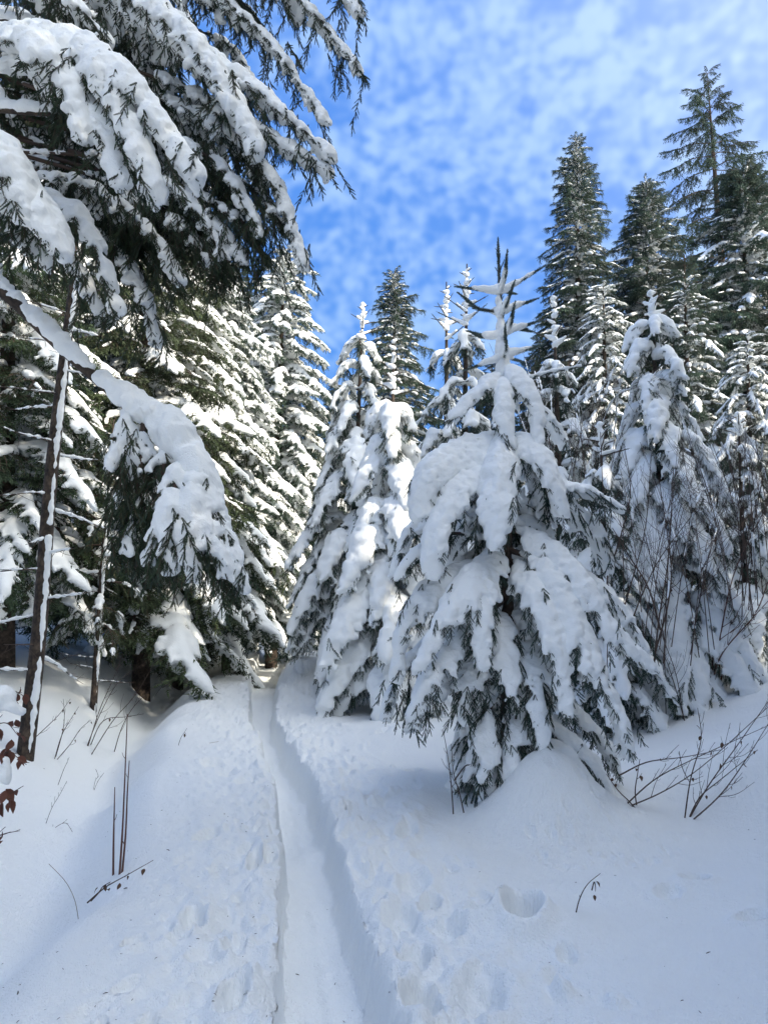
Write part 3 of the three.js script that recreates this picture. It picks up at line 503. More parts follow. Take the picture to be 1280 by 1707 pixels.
function grownTree(name, label, cat, o) {
  const r = rngOf(o.seed), D = o.d, X = o.x !== undefined ? o.x : at(o.px, 1000, D).x, base = V(X, gy(X, -D) - 0.2, -D), top = o.top !== undefined ? at(o.tx || o.px, o.top, D) : V(X, base.y + o.h, -D);
  const t = thing(name, label, cat, base, o.group), H = top.y - base.y;
  trunkMesh(t, [base, base.clone().lerp(top, 0.5), top], [0.04 + H * 0.011, 0.03 + H * 0.007, 0.012], 'trunk', 8, 14);
  const ax = f => base.clone().lerp(top, f), lists = {}, M = new THREE.Matrix4(), R = new THREE.Matrix4(), low = o.low || 0.05, dy = (o.gapY || 0.27) / H;
  let a = r() * 6;
  for (let f = 1 - 0.16 / H; f > low; f -= dy * r.r(0.7, 1.3) * (f > 0.85 ? 0.6 : 1)) {
    const s = (1 - f) / (1 - low), prof = Math.max(0.1, Math.pow(s, o.pow || 0.7)) * (s > 0.8 ? lerp(1, 0.85, (s - 0.8) / 0.2) : 1), nb = o.nb || (s < 0.15 ? 5 : 7);
    for (let k = 0; k < nb; k++) {
      a += Math.PI * 2 / nb + r.r(-0.35, 0.35);
      let L = o.rad * prof * r.r(0.68, 1.2) + 0.12; if (r() < (o.ragged || 0.12)) L *= r.r(1.1, 1.35);
      const style = o.style === 'mixed' ? (s < (o.bareTop || 0.25) ? (r() < 0.8 ? 'bare' : 'light') : r() < s * 1.1 ? (r() < 0.5 ? 'laden' : 'light') : 'light') : o.style;
      const el = (o.el === undefined ? 0.05 : o.el) + (s < 0.25 ? (0.25 - s) * 2.2 : 0) - s * (o.down || 0.25) + r.r(-0.14, 0.14), v = Math.floor(r() * MODEL[style].length), key = style + v, P = ax(f + r.r(-0.3, 0.3) * dy);
      M.makeRotationY(a).multiply(R.makeRotationZ(el)).multiply(R.makeRotationX(r.r(-0.25, 0.25))).multiply(R.makeScale(L, L * (o.thick || 1) * (0.6 + 0.4 / Math.max(0.7, L)) * r.r(0.9, 1.2), L * r.r(0.85, 1.15)));
      M.setPosition(P.x - base.x, P.y - base.y, P.z - base.z); (lists[key] = lists[key] || { style, v, m: [] }).m.push(M.clone());
    }
  }
  const c = new THREE.Color(), col = o.col || NCOL.far;
  for (const key in lists) { const { style, v, m } = lists[key], model = MODEL[style][v];
    for (const [nm, geo, mat] of [['needles', model.needles, needleMat], ['limbs', model.wood, twigMat], ['snow', model.snow, snowMat]]) {
      if (!geo) continue; const im = new THREE.InstancedMesh(geo, mat, m.length); im.name = nm; im.userData.kind = 'stuff'; im.castShadow = im.receiveShadow = true;
      m.forEach((q, i) => { im.setMatrixAt(i, q); if (nm === 'needles') { const k = r.r(0.65, 1.35); c.setRGB(col[0] * k, col[1] * k, col[2] * k); im.setColorAt(i, c); } }); t.add(im);
    } }
  return t;
}
// behind, right
grownTree('fir_tree', 'narrow dark fir with a pointed tip, leftmost of the tall trees at right', 'fir tree', { px: 968, tx: 960, top: 232, d: 25, rad: 2.4, nb: 8, seed: 21, style: 'light', ragged: 0.3, pow: 0.62, down: 0.3 });
grownTree('fir_tree', 'broad dark fir between the pointed fir and the gaunt spruce', 'fir tree', { px: 1085, tx: 1076, top: 302, d: 27, rad: 3.2, seed: 22, style: 'light', ragged: 0.25, pow: 0.62, nb: 8 });
grownTree('spruce_tree', 'gaunt tall spruce with a bare trunk and hanging boughs, highest at right', 'spruce tree', { px: 1245, tx: 1178, top: 122, d: 31, rad: 4.0, seed: 23, style: 'bare', ragged: 0.4, gapY: 0.85, pow: 0.55, nb: 5, el: 0.0, down: 0.3 });
grownTree('fir_tree', 'dense fir on the right edge with snow clumps under the gaunt spruce', 'fir tree', { px: 1250, tx: 1238, top: 285, d: 22, rad: 2.7, seed: 24, style: 'mixed', bareTop: 0.1, pow: 0.45, nb: 8 });
grownTree('fir_tree', 'snow-dusted fir just right of the cone-shaped snowy fir', 'fir tree', { px: 1150, tx: 1140, top: 425, d: 19, rad: 1.9, ragged: 0.25, seed: 25, style: 'mixed', bareTop: 0.1 });
grownTree('fir_tree', 'low wide fir with snow clumps at the right edge above the brush', 'fir tree', { px: 1250, tx: 1245, top: 560, d: 15, rad: 1.6, seed: 26, style: 'laden' });
grownTree('fir_tree', 'fir behind the small snow-buried fir, snow lying on each bough', 'fir tree', { px: 1010, tx: 1005, top: 470, d: 19, rad: 1.9, ragged: 0.25, seed: 27, style: 'laden' });
// behind, middle and left
grownTree('spruce_tree', 'dark bluish spruce with little snow behind the spiky-tipped fir', 'spruce tree', { px: 660, tx: 657, top: 455, d: 24, rad: 2.5, nb: 8, seed: 31, style: 'light', pow: 0.7 });
grownTree('spruce_tree', 'big sunlit spruce with snow on every bough, left of the gap of sky', 'spruce tree', { px: 455, tx: 474, top: 415, d: 22, rad: 2.5, seed: 32, style: 'laden', pow: 0.55, gapY: 0.3, low: 0.14 });
grownTree('spruce_tree', 'shaded spruce with bluish snow in front of the big sunlit spruce', 'spruce tree', { px: 385, tx: 375, top: 430, d: 18.5, rad: 2.2, seed: 33, style: 'laden', pow: 0.7, gapY: 0.26, low: 0.14 });
grownTree('spruce_tree', 'tall spruce behind the bent sapling, partly lit by the sun', 'spruce tree', { px: 300, tx: 300, top: 260, d: 17, rad: 2.4, seed: 34, style: 'laden', col: NCOL.olive, pow: 0.6, low: 0.1 });
grownTree('spruce_tree', 'low dark spruce where the path bends out of sight', 'spruce tree', { px: 485, tx: 487, top: 740, d: 25, rad: 1.9, seed: 35, style: 'laden', low: 0.2 });
grownTree('spruce_tree', 'olive spruce behind the leaning slim trunk', 'spruce tree', { px: 245, tx: 245, top: 150, d: 15, rad: 2.1, seed: 36, style: 'mixed', col: NCOL.olive, pow: 0.5, low: 0.12 });
grownTree('spruce_tree', 'spruce at the left edge behind the red leaves', 'spruce tree', { px: 20, tx: 20, top: 60, d: 12, rad: 2.0, seed: 37, style: 'mixed', col: NCOL.spruce, pow: 0.5, low: 0.14 });
grownTree('spruce_tree', 'spruce seen between the slim trunk and the bent sapling', 'spruce tree', { px: 110, tx: 110, top: 60, d: 20, rad: 2.8, seed: 38, style: 'laden', col: NCOL.olive, pow: 0.5, low: 0.08 });
for (let i = 0; i < 7; i++) grownTree('spruce_tree', ['distant spruce behind the red leaves at the far left edge', 'distant spruce behind the hanging crown of the bent sapling', 'distant spruce behind the big sunlit spruce', 'distant spruce low between the sunlit spruce and the spiky-tipped fir', 'distant spruce right behind the front fir top', 'distant spruce behind the pointed dark fir at right', 'distant spruce behind the snow-dusted fir at right'][i], 'spruce tree', { px: [-60, 240, 400, 560, 820, 900, 1180][i], top: [-100, 150, 420, 640, 600, 560, 420][i], d: [30, 30, 34, 36, 32, 34, 36][i], rad: 3.0, seed: 41 + i, style: 'mixed', group: 'distant spruces behind the nearer trees' });
// out of frame on the right: the trees that shade the clearing
const SHADE = [[7.5, -0.5, 18], [9, -1.8, 20], [6.6, -2.6, 17], [8.0, 1.6, 17], [6.4, 1.0, 12], [7.6, 4.6, 11], [8.8, 3.4, 14], [8.6, 7.4, 11], [11, 6, 14], [7.6, -4.5, 17], [12, 1.5, 18], [11.5, 9.6, 9.5], [14, -4, 18]];
const ROUND = [[-9.5, -2, 17], [-3, -7.5, 15], [5, -7, 16], [-11, 4.5, 16], [-8, -10, 18]];
ROUND.forEach(([x, d, h], i) => grownTree('spruce_tree', 'tall spruce of the forest behind the viewpoint', 'spruce tree', { x, d, h, rad: 2.4, seed: 161 + i, style: 'light', pow: 0.5, gapY: 0.4, group: 'spruces behind the viewpoint' }));
SHADE.forEach(([x, d, h], i) => grownTree('spruce_tree', 'tall spruce beyond the right edge shading the clearing', 'spruce tree', { x, d, h, rad: 2.3, seed: 61 + i, style: 'light', pow: 0.5, gapY: 0.4, group: 'spruces beyond the right edge' }));

// ------------------------------------------------------------------ the big spruce whose boughs hang in from the upper left
{
  const r = rngOf(901), D = 4.9, bx = at(-420, 1000, D).x, base = V(bx, gy(bx, -D) - 0.2, -D);
  const t = thing('spruce_tree', 'big old spruce whose snowy boughs hang in from the upper left', 'spruce tree', base);
  trunkMesh(t, [base, base.clone().add(V(0.05, 5, 0)), base.clone().add(V(0, 13, 0))], [0.26, 0.2, 0.04]);
  const B = (list, o = {}) => addBough(t, list.map(p => at(...p)), Object.assign({ fan: 0.30, droop: 4.5, twig: 0.072, snow: 0.05, tipSnow: 0.010, cover: 0.9, seed: list[0][1] * 0.017, step: 0.075, under: 24, underLen: 0.34, k: 0.013, from: 0.25, hang: 1.6, rad: 0.018, web: 0.5, ridge: 0.55, dens: 1.9, lf: 8, crumb: 0.16 }, o), r, 'near', NCOL.spruce, 0.0125);
  const big = { snow: 0.075, fan: 0.40, k: 0.018, tipSnow: 0.012, shoot: 0.52, web: 0.8, ridge: 0.6, crumb: 0.45, lumpy: 0.55 };
  // the two broad slabs of snow
  B([[-160, 110, 4.3], [40, 70, 4.1], [110, 110, 3.95], [140, 225, 3.9]], big);
  B([[-160, 60, 4.4], [80, 60, 4.2], [200, 120, 3.95], [330, 300, 3.85]], big);
  B([[-120, 80, 4.3], [120, 85, 4.1], [210, 190, 3.9], [262, 325, 3.85]], { ...big, fan: 0.3 });
  B([[-120, 120, 4.3], [80, 120, 4.15], [170, 200, 4.0], [200, 300, 3.95]], { ...big, snow: 0.07, fan: 0.28 });
  B([[-160, 215, 4.1], [-30, 225, 3.9], [25, 270, 3.8], [50, 360, 3.75]], big);
  B([[-140, 260, 4.1], [0, 290, 3.95], [70, 340, 3.85], [105, 420, 3.8]], { ...big, snow: 0.06 });
  // right of the slabs
  B([[-100, -60, 5.0], [180, -20, 4.8], [320, 60, 4.6], [395, 190, 4.5]], { ...big, snow: 0.075 });
  B([[-60, -30, 5.0], [220, 20, 4.8], [360, 120, 4.6], [430, 250, 4.5]], { ...big, snow: 0.07 });
  B([[40, -20, 5.1], [300, 60, 4.9], [430, 150, 4.75], [552, 262, 4.7]], { snow: 0.06, fan: 0.32 });
  B([[60, 60, 5.1], [310, 150, 4.9], [440, 220, 4.8], [545, 285, 4.75]], { snow: 0.05, fan: 0.3 });
  B([[60, 100, 5.1], [330, 190, 4.9], [450, 290, 4.8], [505, 440, 4.75]], { snow: 0.055, fan: 0.32 });
  B([[40, 140, 5.1], [270, 220, 4.9], [380, 290, 4.75], [440, 400, 4.7]], { snow: 0.05, fan: 0.32 });
  B([[60, -160, 5.4], [340, -90, 5.2], [500, 0, 5.1], [610, 132, 5.0]], { snow: 0.035, fan: 0.36, gap: 0.35, under: 46, underLen: 0.42 });
  B([[100, -190, 5.4], [400, -140, 5.2], [530, -70, 5.1], [596, 20, 5.0]], { snow: 0.035, fan: 0.34, gap: 0.35, under: 40, underLen: 0.42 });
  B([[60, -120, 5.4], [300, -40, 5.2], [430, 50, 5.1], [545, 205, 5.0]], { snow: 0.045, fan: 0.30, gap: 0.15, under: 22, underLen: 0.4 });
  B([[60, -150, 5.6], [250, -80, 5.5], [400, 0, 5.4], [480, 110, 5.3]], { snow: 0.03, fan: 0.36, gap: 0.35, under: 46, underLen: 0.425 });
  // lower boughs, darker
  B([[-120, 330, 4.6], [60, 320, 4.5], [150, 380, 4.35], [195, 520, 4.3]], { snow: 0.06 });
  B([[-120, 300, 4.9], [120, 300, 4.8], [240, 370, 4.7], [300, 470, 4.65]], { snow: 0.035, gap: 0.35, under: 44, underLen: 0.42 });
  B([[-60, 250, 5.1], [200, 270, 4.9], [320, 340, 4.8], [385, 450, 4.75]], { snow: 0.035, gap: 0.35, under: 44, underLen: 0.42 });
  B([[-60, 380, 4.8], [60, 400, 4.7], [130, 450, 4.75], [165, 520, 4.75]], { snow: 0.04, gap: 0.2, under: 14 });
  B([[-120, 330, 4.2], [-20, 350, 4.1], [40, 390, 4.05], [80, 440, 4.0]], { snow: 0.045, gap: 0.15, under: 12, underLen: 0.2 });
  B([[60, 330, 5.0], [180, 400, 4.9], [235, 480, 4.8], [260, 570, 4.8]], { snow: 0.04, gap: 0.2 });
  B([[-120, 20, 5.0], [40, 30, 4.9], [140, 100, 4.8], [200, 200, 4.7]], { snow: 0.05 });
  B([[-160, -60, 4.6], [20, -40, 4.5], [120, 0, 4.4], [180, 70, 4.4]], { snow: 0.06 });
  for (const [x, y, d] of [[215, 420, 4.9], [255, 455, 5.0], [300, 470, 4.9], [340, 440, 4.8], [375, 470, 4.95], [410, 450, 4.85], [445, 440, 4.8], [480, 400, 4.85], [285, 400, 5.2], [350, 380, 5.2], [420, 370, 5.2], [235, 380, 5.3]])
    B([[x - 330, y - 190, d + 0.3], [x - 140, y - 130, d + 0.15], [x - 40, y - 70, d], [x, y - 10, d - 0.05]], { snow: 0.032, gap: 0.5, under: 46, underLen: 0.34, fan: 0.34 });
  for (let i = 0; i < 34; i++) { // inner boughs that close the gaps
    const px = r.r(-60, 400), py = r.r(-80, 330) + Math.max(0, 120 - px * 0.3) * r(), d = r.r(5.1, 6.2);
    B([[px - 260, py - 90, d + 0.2], [px - 120, py - 40, d + 0.1], [px, py, d], [px + 70, py + 130, d - 0.1]], { snow: 0.035, gap: 0.4, under: 30, underLen: 0.42, step: 0.1, dens: 1.0, twig: 0.10, fan: 0.36 });
  }
  // two old limbs with snow along the top
  for (const L of [[[-200, 20, 4.9], [-20, 32, 4.7], [60, 45, 4.6], [118, 78, 4.5]], [[-200, 175, 4.6], [-20, 180, 4.4], [40, 186, 4.3], [85, 190, 4.25]]]) {
    const P = L.map(p => at(...p)), C = curveOf(P, 14), W = new MB(), S = new Snow(0.014, 0.014, 0.5, 9); W.tube(C, C.map((_, i) => lerp(0.032, 0.016, i / 14)), 7); for (let i = 0; i < 14; i++) S.cap(V(C[i].x, C[i].y + 0.035, C[i].z), V(C[i + 1].x, C[i + 1].y + 0.035, C[i + 1].z), 0.036, 0.034);
    const g = W.geo(); g.translate(-base.x, -base.y, -base.z); const b = part(g, 'branch', barkMat, t); part(S.geo(base), 'snow_load', snowMat, b);
  }
}
// ------------------------------------------------------------------ the sapling bent under its snow
{
  const r = rngOf(902), P = [[-260, 420, 4.9], [-120, 405, 4.8], [0, 482, 4.7], [95, 572, 4.6], [195, 660, 4.5], [275, 722, 4.42], [325, 800, 4.38], [362, 890, 4.36], [400, 975, 4.34]].map(p => at(...p));
  const foot = V(P[0].x - 0.5, 0, P[0].z); foot.y = gy(foot.x, foot.z) - 0.1;
  const t = thing('spruce_sapling', 'slender spruce bent over from the left edge, its hanging crown loaded with snow', 'spruce tree', foot);
  const C = trunkMesh(t, [foot, foot.clone().lerp(P[0], 0.6).add(V(-0.25, 0.2, 0)), ...P], [0.07, 0.06, 0.05, 0.045, 0.042, 0.036, 0.03, 0.022, 0.012, 0.006], 'trunk', 8, 60);
  const S = new Snow(0.0145, 0.018, 0.9, 10), CC = curveOf(P, 50);
  for (let i = 8; i < 49; i++) { const f = i / 50, rr = f < 0.5 ? 0.042 : lerp(0.055, 0.095, sstep(0.5, 0.62, f)) * (f > 0.8 ? lerp(1, 0.3, (f - 0.8) / 0.2) : 1); const lm = 0.9 + 0.7 * noise(i * 0.33, 4, 2); const q = (k, v) => V(v.x + (f > 0.5 ? 0.1 : 0.35) * rr, v.y + rr * 0.6, v.z + 0.15 * rr); S.cap(q(0, CC[i]), q(1, CC[i + 1]), rr * lm, rr * lm); }
  part(S.geo(foot), 'snow_load', snowMat, t);
  const B = (list, o = {}) => addBough(t, list.map(p => at(...p)), Object.assign({ fan: 0.26, droop: 4.5, twig: 0.072, snow: 0.045, tipSnow: 0.010, cover: 0.85, seed: list[0][0] * 0.017, step: 0.075, under: 20, underLen: 0.28, k: 0.013, hang: 1.6, web: 0.5, ridge: 0.7, dens: 1.9 }, o), r, 'near', NCOL.spruce, 0.0125);
  B([[205, 668, 4.5], [212, 720, 4.4], [205, 780, 4.35], [195, 850, 4.34]], { snow: 0.025, gap: 0.4, under: 40 });
  B([[240, 700, 4.46], [235, 770, 4.4], [225, 850, 4.36], [215, 915, 4.36]], { snow: 0.02, gap: 0.5, under: 44 });
  B([[275, 720, 4.42], [272, 790, 4.36], [262, 870, 4.34], [250, 935, 4.34]], { snow: 0.025, gap: 0.4, under: 44 });
  B([[300, 760, 4.4], [290, 820, 4.2], [280, 890, 4.14], [285, 950, 4.14]], { snow: 0.05 });
  B([[325, 800, 4.38], [320, 840, 4.2], [316, 900, 4.14], [322, 955, 4.14]], { snow: 0.06 });
  B([[325, 800, 4.38], [345, 840, 4.26], [362, 900, 4.2], [378, 955, 4.2]], { snow: 0.065, fan: 0.22 });
  B([[340, 840, 4.36], [366, 870, 4.3], [385, 920, 4.26], [402, 975, 4.26]], { snow: 0.06, fan: 0.18 });
  B([[300, 750, 4.4], [330, 790, 4.3], [345, 840, 4.24], [350, 910, 4.2]], { snow: 0.06 });
  B([[260, 705, 4.44], [300, 760, 4.52], [325, 840, 4.6], [340, 920, 4.62]], { snow: 0.05, under: 30 });
}
// ------------------------------------------------------------------ slim trunks on the left
function snowStrip(C, rad, off, t, base, cell, lo, hi) { const S = new Snow(cell, 0.005, 2.0, 7), n = C.length - 1; for (let i = Math.floor(lo * n); i < hi * n - 1; i++) { if (noise(i * 0.23, 6, n) < -0.34) continue; const w = rad(i / n) * (1 + 0.5 * noise(i * 0.31, 3, 2)); S.cap(C[i].clone().add(off(i / n)), C[i + 1].clone().add(off((i + 1) / n)), w, w); } const g = S.geo(base); if (g) part(g, 'snow_strip', snowMat, t); }
function deadBranch(t, P, len, dir, r, snow, W0 = 0.009) {
  const base = t.position, q = [P.clone()], d = dir.clone().normalize(); let p = P.clone(); for (let i = 0; i < 7; i++) { d.y += r.r(-0.10, 0.08); d.x += r.r(-.12, .12); d.z += r.r(-.12, .12); d.normalize(); p = p.clone().addScaledVector(d, len / 7); q.push(p); }
  const W = new MB(); W.tube(q, q.map((_, i) => lerp(W0, 0.003, i / 7)), 4);
  for (let i = 2; i < 7; i++) if (r() < 0.7) { const e = q[i].clone().add(V(r.r(-1, 1), r.r(-0.5, 0.3), r.r(-1, 1)).normalize().multiplyScalar(len * r.r(0.15, 0.4))); W.tube([q[i], q[i].clone().lerp(e, 0.5).add(V(0, r.r(-.02, .02), 0)), e], [0.0035, 0.003, 0.0018], 3); }
  const g = W.geo(); g.translate(-base.x, -base.y, -base.z); const b = part(g, 'branch', twigMat, t);
  if (snow) { const S = new Snow(0.016, 0.010, 0.6, 9); for (let i = 0; i < 6; i++) { const a = snow * r.r(0.6, 1.2) * (1 - i / 9), c = snow * (1 - (i + 1) / 9); S.cap(V(q[i].x, q[i].y + a * 0.8, q[i].z), V(q[i + 1].x, q[i + 1].y + c * 0.8, q[i + 1].z), a, c); } const sg = S.geo(base); if (sg) part(sg, 'snow_load', snowMat, b); }
}
{
  const r = rngOf(903), foot = hit(42, 1262), D = -foot.z; foot.y -= 0.12;
  const t = thing('spruce_tree', 'slim leaning spruce trunk on the left with a strip of snow down its side', 'spruce tree', foot);
  const C = trunkMesh(t, [foot, at(66, 1050, D), at(85, 800, D), at(108, 600, D), at(124, 470, D), at(150, 200, D), at(165, -100, D)], [0.10, 0.088, 0.08, 0.07, 0.06, 0.04, 0.015], 'trunk', 10, 60);
  snowStrip(C, f => 0.038 - 0.012 * f, f => V(0.052 - 0.02 * f, 0, 0.042 - 0.016 * f), t, foot, 0.014, 0.02, 0.72);
  for (let i = 0; i < 26; i++) { const f = 0.12 + 0.6 * i / 26, P = C[Math.floor(f * 60)], a = r() * 6.28; deadBranch(t, P, r.r(0.5, 1.3), V(Math.cos(a) * 1.2, r.r(-0.25, 0.1), Math.sin(a)), r, r() < 0.75 ? r.r(0.014, 0.028) : 0); }
}
{
  const r = rngOf(904), foot = hit(156, 1182), D = -foot.z; foot.y -= 0.1;
  const t = thing('spruce_tree', 'thin dark young spruce with snow tufts, right of the slim leaning trunk', 'spruce tree', foot);
  const C = trunkMesh(t, [foot, at(165, 1050, D), at(172, 940, D), at(182, 820, D), at(190, 700, D)], [0.06, 0.052, 0.045, 0.035, 0.012], 'trunk', 8, 30);
  snowStrip(C, f => 0.022, f => V(0.04 - 0.02 * f, 0, 0.026), t, foot, 0.016, 0.02, 0.8);
  for (let i = 0; i < 20; i++) { const f = 0.28 + 0.68 * i / 20, P = C[Math.floor(f * 30)], a = i * 2.4 + r(), L = lerp(0.75, 0.4, i / 20); addBough(t, [P, P.clone().add(V(Math.cos(a) * L * 0.5, -0.02, Math.sin(a) * L * 0.5)), P.clone().add(V(Math.cos(a) * L * 0.85, -0.2 * L, Math.sin(a) * L * 0.85)), P.clone().add(V(Math.cos(a) * L, -0.55 * L, Math.sin(a) * L))], { fan: 0.3, droop: 4, twig: 0.13, snow: 0.045, tipSnow: 0.014, cover: 0.6, gap: 0.5, step: 0.14, under: 5, underLen: 0.25, k: 0.014 }, r, 'mid', NCOL.olive, 0.024); }
  for (let i = 0; i < 6; i++) { const a = r() * 6.28; deadBranch(t, C[3 + i], r.r(0.4, 0.7), V(Math.cos(a), r.r(-0.1, 0.3), Math.sin(a)), r, 0.012, 0.006); }
}
// ------------------------------------------------------------------ bare shrubs, stems, leaves
function stemTube(W, q, r0, r1, r, depth, o) {
  const C = curveOf(q, 16); W.tube(C, C.map((p, i) => lerp(r0, r1, i / 16)), depth ? 3 : 5);
  let L = 0; for (let i = 1; i <= 16; i++) L += C[i].distanceTo(C[i - 1]);
  if (depth >= (o.levels === undefined ? 2 : o.levels)) return C;
  const n = Math.max(1, Math.round(L / (o.every || 0.16) * (depth ? 0.8 : 1)));
  for (let k = 0; k < n; k++) {
    const s = lerp(o.from === undefined ? 0.25 : o.from, 0.97, (k + r()) / n), i = Math.floor(s * 16), P = C[i], T = C[Math.min(16, i + 1)].clone().sub(C[Math.max(0, i - 1)]).normalize();
    const sd = V(r.r(-1, 1), r.r(-0.4, 0.6), r.r(-1, 1)); sd.addScaledVector(T, -sd.dot(T)).normalize();
    const len = L * (1 - s * 0.75) * r.r(0.18, 0.5) * (o.side || 1), e1 = P.clone().addScaledVector(T, len * 0.35).addScaledVector(sd, len * 0.3), e2 = e1.clone().addScaledVector(T, len * 0.45).addScaledVector(sd, len * 0.22).add(V(0, len * 0.1, 0));
    stemTube(W, [P, e1, e2], lerp(r0, r1, s) * 0.6, 0.0016, r, depth + 1, o);
  }
  return C;
}
function leafGeo(seed) { const r = rngOf(seed), b = new MB(), n = 5, c = r.r(0.25, 0.7); const row = i => { const u = i / n, w = 0.30 * Math.sin(Math.PI * Math.pow(u, 0.8)) + 0.004, y = -c * u * u * 0.5; return [V(u, y, 0), V(u, y + w * 0.35 * (1 + 0.3 * r()), w), V(u, y + w * 0.3, -w)]; }; let a = row(0); for (let i = 1; i <= n; i++) { const e = row(i), nn = V(0, 1, 0); b.tri(a[0], e[0], e[1], nn); b.tri(a[0], e[1], a[1], nn); b.tri(a[0], a[2], e[2], nn); b.tri(a[0], e[2], e[0], nn); a = e; } const g = b.geo(); g.computeVertexNormals(); return g; }
const LEAF = [1, 2, 3, 4].map(leafGeo);
function leaf(t, P, size, r, mat) { const m = part(LEAF[Math.floor(r() * 4)], 'leaf', mat, t); m.position.copy(P).sub(t.position); m.rotation.set(r.r(-1, 1), r() * 6.28, r.r(-1.7, -0.5)); m.scale.setScalar(size); }
function shrub(name, label, stems, o = {}, group) {
  const r = rngOf(o.seed || 5), b0 = o.d ? at(stems[0][0][0], stems[0][0][1], o.d) : hit(stems[0][0][0], stems[0][0][1]), D = -b0.z; b0.y -= 0.03;
  const t = thing(name, label, o.cat || 'shrub', b0, group);
  for (const st of stems) {
    const W = new MB(), q = st.map((p, i) => at(p[0], p[1], D + (p[2] || 0))); if (!o.d) { const h0 = hit(st[0][0], st[0][1]); if (h0.distanceTo(q[0]) < 0.6) { q[0].copy(h0); } q[0].y -= 0.05; }
    const r0 = (o.r || 0.006) * (st.w || 1), C = stemTube(W, q, r0, Math.max(0.0016, r0 * 0.35), r, 0, o);
    const g = W.geo(); g.translate(-b0.x, -b0.y, -b0.z); const m = part(g, 'stem', o.mat || twigMat, t);
    if (o.snow) { const S = new Snow(0.013, 0.008, 0.6, 11); let any = false; for (let i = 2; i < 15; i++) { const T = C[i + 1].clone().sub(C[i]).normalize(); if (Math.abs(T.y) < 0.85 && r() < o.snow) { any = true; const a = r.r(0.009, 0.018); S.cap(V(C[i].x, C[i].y + a, C[i].z), V(C[i + 1].x, C[i + 1].y + a, C[i + 1].z), a, a * 0.8); } } const sg = any && S.geo(b0); if (sg) part(sg, 'snow_load', snowMat, m); }
    if (o.leaves) for (let k = 0; k < o.leaves; k++) leaf(t, C[Math.floor(r.r(0.45, 0.999) * 16)].clone().add(V(r.r(-.03, .03), r.r(-.03, .02), r.r(-.03, .03))), r.r(0.03, 0.05), r, o.leafMat || dryLeafMat);
  }
  return t;
}
shrub('bare_shrub', 'low bare shrub with spreading stems in the snow at the lower right', [[[1138, 1366], [1150, 1300, .05], [1168, 1230, .1], [1162, 1180, .1]], [[1142, 1366], [1200, 1325, -.1], [1240, 1270, -.1], [1290, 1190, -.1]], [[1140, 1366], [1180, 1310, .1], [1230, 1240, .2], [1300, 1140, .2]], [[1142, 1364], [1165, 1330, .1], [1200, 1300, .2], [1262, 1250, .3]]], { seed: 3, r: 0.0065, every: 0.14, leaves: 2, side: 0.8 });
shrub('bare_shrub', 'arching bare twigs between the front fir and the low bare shrub', [[[1034, 1338], [1090, 1300, .05], [1150, 1268, .1], [1290, 1205, .1]], [[1036, 1338], [1100, 1322, .1], [1160, 1285, .15], [1300, 1160, .2]], [[1074, 1358], [1050, 1338, 0], [1030, 1318, 0], [1010, 1290, 0]], [[1062, 1345], [1058, 1320, .1], [1062, 1290, .1], [1066, 1265, .1]], [[1030, 1282], [1080, 1270, .2], [1140, 1262, .2], [1200, 1250, .2]]], { seed: 4, r: 0.0065, every: 0.2, side: 0.6, leaves: 2 });
shrub('bare_shrub', 'tall reddish bare shrub standing before the cone-shaped snowy fir', [[[1181, 1165], [1190, 1060, .05], [1193, 950, .1], [1188, 820, .15]], [[1184, 1163], [1200, 1060, -.1], [1225, 950, -.15], [1290, 820, -.2]], [[1196, 1148], [1200, 1040, .1], [1190, 930, .2], [1160, 840, .3]], [[1181, 1163], [1200, 1095, -.2], [1245, 1040, -.3], [1300, 980, -.35]], [[1184, 1160], [1160, 1070, .1], [1145, 990, .2], [1142, 900, .25]], [[1196, 1150], [1215, 1080, 0], [1260, 1020, .1], [1300, 900, .1]], [[1190, 1130], [1150, 1110, -.1], [1110, 1120, -.1], [1080, 1140, -.1]]], { seed: 6, r: 0.013, mat: redTwigMat, every: 0.22, snow: 0.25, leaves: 2, side: 0.8 });
shrub('bare_shrub', 'grey bare sapling left of the tall reddish shrub', [[[1088, 1118], [1098, 1030, 0], [1112, 940, .05], [1122, 780, .1]], [[1092, 1085], [1112, 1010, 0], [1118, 950, .1], [1098, 800, .2]], [[1100, 1050], [1080, 980, .1], [1050, 930, .2], [1020, 880, .3]]], { seed: 7, r: 0.012, every: 0.24, d: 8.2, leaves: 3, side: 0.7 });
shrub('bare_shrub', 'dark bare stems rising right behind the front fir', [[[1010, 1010], [1012, 920, 0], [1005, 830, .1], [1000, 720, .1]], [[1025, 1060], [1055, 960, 0], [1075, 880, .1], [1085, 760, .1]], [[1040, 1070], [1070, 990, 0], [1100, 930, .1], [1160, 850, .1]], [[1012, 960], [1035, 890, 0], [1050, 820, .1], [1040, 740, .1]], [[1008, 980], [985, 900, 0], [965, 830, .1], [950, 760, .1]]], { seed: 8, r: 0.010, every: 0.22, d: 8.6, side: 0.8, leaves: 1 });
shrub('bare_shrub', 'thin bare stems leaning in front of the dark hollow under the cone-shaped fir', [[[1140, 1200], [1125, 1120, 0], [1100, 1050, .1], [1085, 960, .1]], [[1142, 1202], [1120, 1130, .1], [1105, 1090, .1], [1070, 1040, .1]], [[1110, 1210], [1108, 1130, 0], [1110, 1060, 0], [1130, 1000, 0]]], { seed: 9, r: 0.0065, every: 0.2, side: 0.7 });
